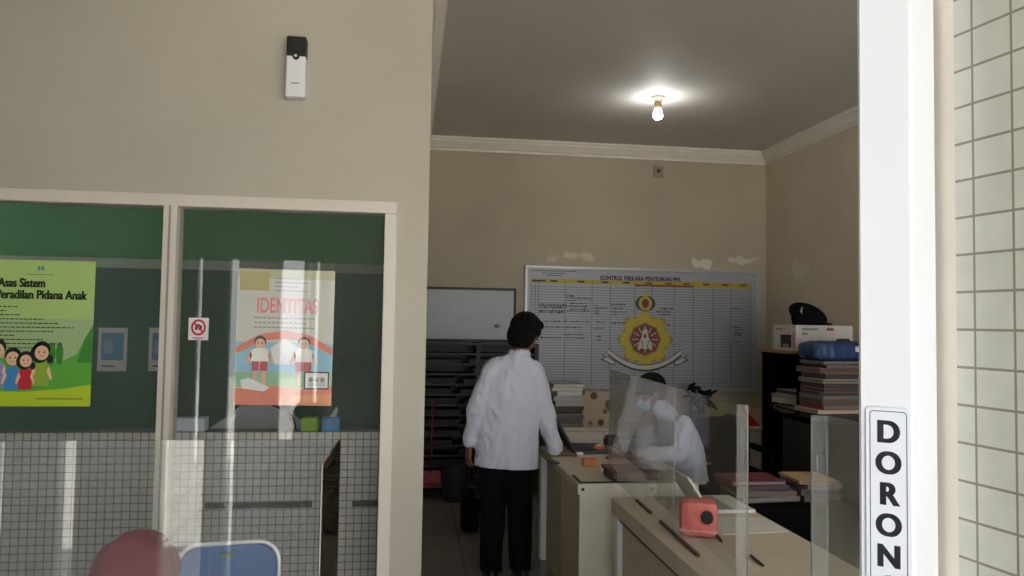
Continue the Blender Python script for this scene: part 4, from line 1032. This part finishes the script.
# ================================================================== people
def capsule(m, a, b, ra, rb, mt, n=14):
    a, b = V(a), V(b); m.tube([a, b], [ra, rb], mt, n); m.ball(a, ra, mt, seg=14); m.ball(b, rb, mt, seg=14)
def limb(m, pts, rs, mt):
    for i in range(len(pts)-1): capsule(m, pts[i], pts[i+1], rs[i], rs[i+1], mt)
def hand(m, wrist, fd, nrm, side, curl, mt, s=1.0):
    """fd finger direction, nrm palm normal, side thumb side"""
    wrist, fd, nrm = V(wrist), V(fd).normalized(), V(nrm); nrm = (nrm-fd*nrm.dot(fd)).normalized()
    sd = fd.cross(nrm).normalized(); sd = sd if sd.dot(V(side)) > 0 else -sd
    lens = [.072, .08, .075, .06]
    for i in range(4):
        o = (1.5-i)*.02*s
        k = wrist + fd*(.085-.006*abs(i-1.2))*s + sd*o
        capsule(m, wrist+fd*.012*s+sd*o*.6, k, .015*s, .0115*s, mt, 10)
        p = k; d = fd.copy(); L_ = lens[i]*s; ang = curl*(1+.12*i)
        if (Matrix.Rotation(.1, 3, sd) @ fd).dot(nrm) < 0: ang = -ang
        for seg, fr in enumerate((.45, .3, .25)):
            d = (Matrix.Rotation(ang*(.6 if seg == 0 else .8), 3, sd) @ d); 
            e1 = p+d*L_*fr
            capsule(m, p, e1, .0095*s-.0008*seg, .0088*s-.0009*seg, mt, 10); p = e1
    tb = wrist+fd*.025*s+sd*.03*s
    d1_ = (sd*.65+fd*.7+nrm*.25).normalized(); d2_ = (sd*.25+fd*.9+nrm*.3).normalized()
    capsule(m, wrist+fd*.012*s+sd*.012*s, tb, .015*s, .013*s, mt, 10); capsule(m, tb, tb+d1_*.036*s, .012*s, .0105*s, mt, 10); capsule(m, tb+d1_*.036*s, tb+d1_*.036*s+d2_*.028*s, .0105*s, .009*s, mt, 10)
def head(m, c, R, mt, s=1.0):
    """R: 3x3, local face direction +y; head about .235 tall"""
    c = V(c); P = lambda x, y, z: c+R @ (V((x, y, z))*s)
    m.ball(P(0,-.015,.03), (.076*s,.095*s,.088*s), mt, R, 24)
    m.ball(P(0,.03,-.035), (.06*s,.066*s,.078*s), mt, R, 20)
    m.ball(P(0,.06,-.088), (.03*s,.026*s,.024*s), mt, R, 14)
    capsule(m, P(0,.088,.012), P(0,.112,-.03), .009*s, .014*s, mt, 10)
    capsule(m, P(-.03,.083,.03), P(.03,.083,.03), .012*s, .012*s, mt, 10)
    for sx_ in (-1,1):
        m.ball(P(sx_*.077,-.012,-.005), (.011*s,.024*s,.033*s), mt, R, 12)
        m.ball(P(sx_*.04,.068,-.025), (.022*s,.02*s,.022*s), mt, R, 12)
    capsule(m, P(-.018,.09,-.062), P(.018,.09,-.062), .009*s, .009*s, mt, 10)
M_lip = mat('lip', (120,66,60), .5); M_eye = mat('eye_dark', (24,18,16), .3); M_eyew = mat('eye_white', (210,204,198), .4)
def face_paint(c, R, s=1.0):
    c = V(c); Ri = R.transposed()
    def f(p):
        q = (Ri @ (p-c))/s
        if q.y > .055:
            for sx_ in (-1,1):
                e = ((q.x-sx_*.033)/.015)**2+((q.z-.008)/.0075)**2
                if e < 1: return M_eye if ((q.x-sx_*.033)/.007)**2+((q.z-.008)/.008)**2 < 1 else M_eyew
                if abs(q.x-sx_*.033) < .02 and abs(q.z-.034) < .005: return M_hair
            if (q.x/.026)**2+((q.z+.062)/.01)**2 < 1: return M_lip
        return None
    return f

# ---------------- standing man
bX, bY = at(505, 560, Y=4.95).x, 4.95
def P(dx, dy, z): return V((bX+dx, bY+dy, z))
man = thing('standing_person', 'person in white shirt and black trousers standing with back turned, hand on counter desk', 'person', (bX, bY, 0))
Rh = Matrix.Rotation(rad(-28), 3, 'Z') @ Matrix.Rotation(rad(-22), 3, 'X') @ Matrix.Rotation(rad(13), 3, 'Y')
hc = P(.112, .06, 1.562); HS = 1.1
handR = P(.32, .015, .803)
def off(o, root): o.data.transform(wm(root).inverted()); return o
m = MB()
head(m, hc, Rh, M_skin, HS)
limb(m, [P(.065,.0,1.38), P(.085,.025,1.5)], [.06,.052], M_skin)
m.loft([(P(0,0,.84),.15,.1),(P(0,0,.95),.15,.1),(P(.02,0,1.05),.14,.095),(P(.045,0,1.2),.16,.1),(P(.05,0,1.33),.14,.085),(P(.06,0,1.4),.07,.06)], M_skin)
limb(m, [P(-.085,0,1.325), P(-.2,-.03,1.1), P(-.24,.018,.85)], [.05,.043,.03], M_skin)
limb(m, [P(.172,0,1.31), P(.25,.0,1.06), handR], [.05,.043,.03], M_skin)
hand(m, P(-.246,.022,.845), (-.06,.08,-1), (.9,.3,0), (0,1,0), .35, M_skin)
hand(m, handR+V((.005,.005,-.008)), (1,.12,-.1), (0,.0,-1), (-.1,1,0), .1, M_skin)
limb(m, [P(-.085,0,.86), P(-.085,.02,.47), P(-.09,0,.09)], [.08,.055,.04], M_skin)
limb(m, [P(.085,0,.86), P(.095,.02,.47), P(.105,0,.09)], [.08,.055,.04], M_skin)
for dx in (-.09, .105): capsule(m, P(dx,-.02,.05), P(dx,.13,.045), .035, .03, M_skin)
off(melt(m, 'body', man, .0055, 2, paint=face_paint(hc, Rh, HS)), man)
m = MB()
m.loft([(P(-.005,0,.66),.208,.135),(P(-.005,0,.8),.206,.135),(P(.003,0,.95),.2,.13),(P(.018,0,1.12),.195,.13),(P(.03,0,1.25),.19,.13),(P(.038,0,1.325),.165,.112),(P(.052,.005,1.385),.115,.085),(P(.065,.01,1.42),.074,.072),(P(.075,.015,1.462),.066,.068)], M_shirt)
capsule(m, P(.04,.005,1.385), P(-.085,0,1.335), .062, .075, M_shirt); capsule(m, P(.08,.005,1.385), P(.165,0,1.32), .062, .075, M_shirt)
capsule(m, P(-.1,0,1.3), P(-.12,0,1.15), .085, .075, M_shirt); capsule(m, P(.16,0,1.3), P(.15,0,1.15), .075, .07, M_shirt)
limb(m, [P(-.085,0,1.325), P(-.2,-.03,1.1), P(-.232,.015,.885)], [.075,.064,.05], M_shirt); capsule(m, P(-.232,.015,.9), P(-.236,.018,.875), .052, .046, M_shirt)
limb(m, [P(.172,0,1.31), P(.25,.0,1.06), P(.317,.018,.825)], [.074,.062,.052], M_shirt)
off(melt(m, 'shirt', man, .010, 7, cuts=[(P(0,0,.715), V((-.06,0,-1)))], wrinkle=.011, wscale=10), man)
m = MB(); m.tube([P(.075+.064*math.cos(t*.3142), .018+.068*math.sin(t*.3142), 1.445+.012*math.sin(t*.3142)) for t in range(20)], .013, M_shirt, 8, closed=True); m.build('collar', man)
m = MB(); m.tube([P(-.235+.043*math.cos(t*.4189), .017+.043*math.sin(t*.4189), .878) for t in range(15)], .009, M_shirt, 8, closed=True); m.build('cuff', man)
cw = P(.317,.018,.822)
m = MB(); m.tube([cw+V((.042*math.cos(t*.4189), .042*math.sin(t*.4189), .008*math.cos(t*.4189))) for t in range(15)], .009, M_shirt, 8, closed=True); m.build('cuff', man)
m = MB(); m.loft([(P(-.008,0,.78),.18,.12),(P(0,0,.98),.165,.115)], M_blackcloth)
limb(m, [P(-.085,0,.86), P(-.083,.015,.47), P(-.088,-.005,.03)], [.1,.08,.07], M_blackcloth)
limb(m, [P(.085,0,.86), P(.092,.015,.47), P(.102,-.005,.03)], [.1,.08,.07], M_blackcloth)
off(melt(m, 'trousers', man, .011, 3, cuts=[(P(0,0,.055), V((0,0,-1)))], wrinkle=.007, wscale=9), man)
m = MB()
Hp = lambda x, y, z: hc+Rh @ (V((x, y, z))*HS)
m.ball(Hp(0,-.02,.042), (.1,.116,.104), M_hair, Rh); m.ball(Hp(0,-.045,-.015), (.09,.084,.094), M_hair, Rh); m.ball(Hp(0,.05,.1), (.078,.06,.042), M_hair, Rh)
cuts = [(Hp(0,.085,.0), Rh @ V((0,1,-.5))), (Hp(0,-.02,-.085), Rh @ V((0,.5,-1)))]
off(melt(m, 'hair', man, .006, 2, cuts=cuts, wrinkle=.009, wscale=38), man)
M_shoe = mat('black_shoe_leather', (18,17,17), .35)
for dx in (-.09, .108):
    m = MB(); m.loft([(P(dx,.05,.0),.052,.148),(P(dx,.05,.018),.053,.15),(P(dx,.045,.05),.046,.13),(P(dx,.0,.085),.042,.07),(P(dx,-.01,.1),.038,.052)], M_shoe); m.build('shoe', man)

# ---------------- seated man behind the counter desk
sX, sY = 1.80, 5.02
sp = thing('seated_person', 'person in white shirt and pale face mask seated at the counter desk', 'person', (sX, sY, 0))
Rs = Matrix.Rotation(rad(98), 3, 'Z') @ Matrix.Rotation(rad(-16), 3, 'X')
hs = at(650, 393, Y=sY); hs = V((hs.x, sY, hs.z))
neck = V((hs.x+.08, sY, hs.z-.13)); 
m = MB(); head(m, hs, Rs, M_skin)
limb(m, [neck+V((.06,0,-.09)), hs+V((.03,0,-.05))], [.05,.05], M_skin)
m.loft([(V((sX+.11,sY,.46)),.11,.14),(V((sX+.1,sY,.65)),.09,.14),(V((sX+.075,sY,.82)),.085,.14),(V((sX+.04,sY,.95)),.07,.12),(neck+V((.05,0,-.05)),.045,.045)], M_skin)
sh_l, sh_r = V((sX+.0, sY-.17, .985)), V((sX+.0, sY+.17, .985))
el_l, el_r = V((sX-.03, sY-.22, .80)), V((sX-.03, sY+.22, .81))
wr_l, wr_r = V((sX-.36, sY-.2, .80)), V((sX-.34, sY+.16, .80))
limb(m, [sh_l, el_l, wr_l], [.05,.042,.029], M_skin); limb(m, [sh_r, el_r, wr_r], [.05,.042,.029], M_skin)
hand(m, wr_l+V((-.005,0,-.003)), (-1,.25,-.04), (0,0,-1), (.2,1,0), .15, M_skin); hand(m, wr_r+V((-.005,0,-.003)), (-1,-.2,-.04), (0,0,-1), (.2,-1,0), .15, M_skin)
for s_ in (-1,1):
    limb(m, [V((sX+.08,sY+s_*.1,.52)), V((sX-.36,sY+s_*.13,.54)), V((sX-.34,sY+s_*.13,.09))], [.08,.055,.042], M_skin); capsule(m, V((sX-.33,sY+s_*.13,.045)), V((sX-.46,sY+s_*.13,.04)), .035,.03, M_skin)
off(melt(m, 'body', sp, .006, 2, paint=face_paint(hs, Rs)), sp)
m = MB()
limb(m, [neck+V((.05,0,-.03)), hs+V((.05,0,-.085))], [.068,.058], M_shirt)
m.loft([(V((sX+.11,sY,.48)),.135,.17),(V((sX+.1,sY,.62)),.12,.17),(V((sX+.065,sY,.82)),.122,.175),(V((sX+.02,sY,.95)),.115,.165),(V((sX-.02,sY,1.01)),.09,.13),(neck+V((.055,0,-.035)),.07,.075),(neck+V((.045,0,.0)),.064,.068)], M_shirt)
limb(m, [sh_l, el_l, wr_l+V((.04,0,.01))], [.066,.055,.045], M_shirt); limb(m, [sh_r, el_r, wr_r+V((.04,0,.01))], [.066,.055,.045], M_shirt)
off(melt(m, 'shirt', sp, .011, 3, cuts=[(V((0,0,.5)), V((0,0,-1)))], wrinkle=.010, wscale=11), sp)
m = MB()
for s_ in (-1,1): m.prism([neck+V((-.03,s_*.02,-.05)), neck+V((.04,s_*.07,-.01)), neck+V((.03,s_*.075,.03)), neck+V((-.02,s_*.05,.0))], (.004,s_*.006,0), M_shirt)
m.build('collar', sp)
m = MB()
for s_ in (-1,1): limb(m, [V((sX+.08,sY+s_*.1,.52)), V((sX-.36,sY+s_*.13,.54)), V((sX-.34,sY+s_*.13,.06))], [.095,.078,.06], M_blackcloth)
m.ball((sX+.1,sY,.52), (.15,.19,.09), M_blackcloth)
off(melt(m, 'trousers', sp, .012, 3, wrinkle=.006, cuts=[(V((0,0,.07)), V((0,0,-1)))]), sp)
Hs = lambda x, y, z: hs+Rs @ V((x, y, z))
m = MB(); m.ball(Hs(0,-.02,.045), (.087,.102,.09), M_hair, Rs); m.ball(Hs(0,-.05,.0), (.08,.07,.075), M_hair, Rs)
off(melt(m, 'hair', sp, .006, 2, cuts=[(Hs(0,.085,.0), Rs @ V((0,1,-.6))), (Hs(0,-.02,-.055), Rs @ V((0,.6,-1)))], wrinkle=.005, wscale=45), sp)
m = MB(); m.ball(Hs(0,.05,-.052), (.066,.072,.056), mat('mask_blue', (176,200,214), .8), Rs)
off(melt(m, 'face_mask', sp, .005, 2, cuts=[(Hs(0,.045,0), Rs @ V((0,-1,0)))]), sp)
m = MB()
for s_ in (-1,1): m.tube([Hs(s_*.064,.048,-.03), Hs(s_*.08,.0,.0), Hs(s_*.085,-.025,.015)], .002, mat('mask_blue', (176,200,214), .8), 6)
m.build('mask_strap', sp)
for s_ in (-1,1):
    m = MB(); m.loft([(V((sX-.41,sY+s_*.13,0)),.14,.05),(V((sX-.41,sY+s_*.13,.02)),.142,.051),(V((sX-.38,sY+s_*.13,.06)),.11,.042),(V((sX-.34,sY+s_*.13,.09)),.06,.04)], M_shoe); m.build('shoe', sp)
# his chair
sch = thing('swivel_chair', 'dark swivel chair the seated person sits on', 'office chair', (sX+.12, sY, 0))
m = MB(); m.box((sX+.1, sY, .385), (.5,.5,.085), M_blackcloth, 0, .035); m.build('seat', sch)
m = MB()
bo = [(-.24,.5),(.24,.5),(.25,.8),(.2,.98),(.1,1.03),(-.1,1.03),(-.2,.98),(-.25,.8)]
m.prism([(sX+.34+(z-.5)*.1, sY+y, z) for y, z in bo], (.07,0,0), M_blackcloth); o = m.build('backrest', sch); bv = o.modifiers.new('b', 'BEVEL'); bv.width = .025; bv.segments = 3
m = MB(); m.tube([(sX+.1,sY,.07),(sX+.1,sY,.345)], .03, M_black); m.tube([(sX+.25,sY,.36),(sX+.42,sY,.42),(sX+.41,sY,.62)], .02, M_black); m.build('column', sch)
for s_ in (-1,1):
    m = MB(); m.tube([(sX+.28,sY+s_*.27,.36),(sX+.3,sY+s_*.29,.5),(sX+.25,sY+s_*.29,.62),(sX+.12,sY+s_*.29,.63)], .015, M_black); m.build('armrest', sch)
for k in range(5):
    a_ = rad(72*k+36); m = MB(); m.tube([(sX+.1,sY,.1),(sX+.1+.28*math.cos(a_),sY+.28*math.sin(a_),.065)], [.026,.018], M_black); m.ball((sX+.1+.29*math.cos(a_),sY+.29*math.sin(a_),.03), .03, M_black, seg=12); m.build('leg', sch)

# ================================================================== waiting area on the left
M_wing = clear('wing_painted_reflection', (128,122,108), haze=.2, hazecol=(150,138,112), ior=1.15)  # olive reflection on the wing put into its tint and haze colours
YA = 1.56
f0 = at(341, 441.5, Y=YA); zs_ = at(170, 440, Y=YA).z; xs0 = at(-60, 440, Y=YA).x
yn = at(327, 458, X=f0.x).y
print('left screen', f0.x, zs_, yn)
DZ = .78
rd = thing('reception_desk', 'white reception desk under the left clear screen', 'desk', ((xs0+f0.x)/2, 1.3, 0))
m = MB(); m.span(xs0-.1, f0.x+.06, .98, YA+.05, DZ-.03, DZ, M_creamd, .004); m.build('desktop', rd)
m = MB(); m.span(xs0-.08, f0.x+.04, YA+.0, YA+.02, 0, DZ-.031, M_cream); m.build('front_panel', rd)
for xx in (xs0-.08, f0.x+.02): m = MB(); m.span(xx, xx+.02, 1.0, YA-.001, 0, DZ-.031, M_cream); m.build('side_panel', rd)
ls = thing('left_clear_screen', 'wide clear acrylic screen in front of the person in maroon headscarf', 'screen', ((xs0+f0.x)/2, YA, DZ))
pane(xs0, YA, f0.x, YA, DZ+.001, zs_, M_acryl, ls, 'front_pane')
pane(f0.x, YA-.006, f0.x-.006, yn, DZ+.001, zs_, M_wing, ls, 'side_wing')
m = MB(); m.span(f0.x-.0085, f0.x-.006, yn-.003, yn, DZ+.001, zs_, M_acedge); m.build('polished_edge', ls)

# seated visitor in a maroon headscarf
wX, wY = at(139, 540, Y=1.86).x, 1.86
wt = at(137, 530, Y=1.86).z
wp = thing('headscarf_person', 'person in a maroon headscarf seated with back turned behind the left screen', 'person', (wX, wY, 0))
Rw = Matrix.Rotation(rad(-20), 3, 'Z') @ Matrix.Rotation(rad(-8), 3, 'X')
hw = V((wX, wY+.0, wt-.135))
m = MB(); head(m, hw, Rw, M_skin, .95)
limb(m, [V((wX,wY-.01,hw.z-.22)), hw+V((0,-.01,-.05))], [.055,.048], M_skin)
zsn = hw.z-.24
m.loft([(V((wX,wY-.02,.46)),.16,.12),(V((wX,wY-.02,.62)),.14,.11),(V((wX,wY-.01,zsn-.05)),.15,.1),(V((wX,wY,zsn+.02)),.08,.07)], M_skin)
for s_ in (-1,1):
    limb(m, [V((wX+s_*.17,wY,zsn-.03)), V((wX+s_*.22,wY+.02,.62)), V((wX+s_*.09,wY+.24,.575))], [.045,.038,.027], M_skin)
    hand(m, V((wX+s_*.088,wY+.245,.574)), (-s_*.5,.8,-.15), (0,0,-1), (-s_,.3,0), .3, M_skin, .92)
    limb(m, [V((wX+s_*.09,wY,.49)), V((wX+s_*.1,wY+.42,.49)), V((wX+s_*.1,wY+.44,.09))], [.08,.055,.04], M_skin); capsule(m, V((wX+s_*.1,wY+.43,.045)), V((wX+s_*.1,wY+.56,.04)), .033,.028, M_skin)
off(melt(m, 'body', wp, .0065, 2, paint=face_paint(hw, Rw, .95)), wp)
Hw = lambda x, y, z: hw+Rw @ V((x, y, z))
m = MB(); m.ball(Hw(0,-.012,.032), (.083,.104,.098), M_maroon, Rw); m.ball(Hw(0,.02,-.04), (.082,.085,.095), M_maroon, Rw)
m.loft([(V((wX,wY,hw.z-.36)),.20,.15),(V((wX,wY,hw.z-.28)),.19,.13),(V((wX,wY,hw.z-.2)),.12,.11),(V((wX,wY,hw.z-.12)),.088,.1),(V((wX,wY-.01,hw.z-.03)),.08,.1)], M_maroon)
cuts = [(Hw(0,.062,0), Rw @ V((0,1,-.12)))]
off(melt(m, 'headscarf', wp, .007, 3, wrinkle=.007, wscale=13), wp)
M_tunic = mat('dark_tunic', (60,44,62), .85)
m = MB(); m.loft([(V((wX,wY-.01,.44)),.2,.16),(V((wX,wY-.01,.6)),.175,.14),(V((wX,wY-.01,zsn-.08)),.18,.125),(V((wX,wY,zsn)),.15,.1),(V((wX,wY,zsn+.04)),.07,.07)], M_tunic)
for s_ in (-1,1): limb(m, [V((wX+s_*.165,wY,zsn-.04)), V((wX+s_*.22,wY+.02,.62)), V((wX+s_*.11,wY+.21,.58))], [.065,.058,.045], M_tunic)
off(melt(m, 'tunic', wp, .011, 3, wrinkle=.006), wp)
m = MB()
for s_ in (-1,1): limb(m, [V((wX+s_*.09,wY,.49)), V((wX+s_*.1,wY+.42,.49)), V((wX+s_*.1,wY+.44,.05))], [.095,.075,.06], M_blackcloth)
off(melt(m, 'trousers', wp, .012, 3, wrinkle=.005, cuts=[(V((0,0,.06)), V((0,0,-1)))]), wp)
for s_ in (-1,1):
    m = MB(); m.loft([(V((wX+s_*.1,wY+.51,0)),.045,.13),(V((wX+s_*.1,wY+.51,.02)),.046,.132),(V((wX+s_*.1,wY+.47,.06)),.038,.09),(V((wX+s_*.1,wY+.44,.085)),.036,.05)], M_shoe); m.build('shoe', wp)

# blue waiting chairs with a white tube loop
def tube_chair(name, label, loc, rz, group=None):
    t = thing(name, label, 'chair', loc, rz, group)
    w, zb, zt3 = .178, .46, .82
    def loop(z0, z1, hw_, r, y0, lean):
        pts = []
        for cx_, cz_, a0 in ((hw_-r, z1-r, 0), (-hw_+r, z1-r, 90)):
            for i in range(7):
                an = rad(a0+90*i/6); pts.append(V((cx_+r*math.cos(an), y0+lean*(cz_+r*math.sin(an)-z0), cz_+r*math.sin(an))))
        return [V((hw_, y0, z0))]+pts+[V((-hw_, y0, z0))]
    b = MB(); b.tube(loop(.42, zt3, w, .075, .2, .18), .0085, M_chrome, 10); b.build('back_frame', t, local=True)
    b = MB(); pts = loop(.52, zt3-.009, w-.009, .078, .205, .18); b.prism([p+V((0,.012,0)) for p in pts], (0,.028,0), M_blue); o = b.build('backrest', t, local=True)
    b = MB(); b.box((0,.236,.0), (.05,.001,.012), mat('green_tag', (70,120,60), .5)); 
    for v in b.bm.verts: v.co += V((0, -.002+.0, zt3-.035))
    b.build('maker_tag', t, local=True)
    b = MB(); b.box((0,-.02,.445), (.4,.4,.05), M_blue, 0, .02); b.build('seat', t, local=True)
    for sx_ in (-1,1):
        b = MB(); b.tube([(sx_*.2,.2,.42),(sx_*.2,.0,.415),(sx_*.2,-.19,.4),(sx_*.2,-.21,.38),(sx_*.2,-.2,.0)], .0095, M_chrome, 10); b.build('leg', t, local=True)
        b = MB(); b.tube([(sx_*.2,.16,.415),(sx_*.2,.22,.0)], .0095, M_chrome, 10); b.build('leg', t, local=True)
    return t
q = at(240, 560, Y=2.86)
tube_chair('waiting_chair', 'blue padded chair with white tube frame right of the maroon headscarf', (q.x-.02, 2.68, 0), rad(8))
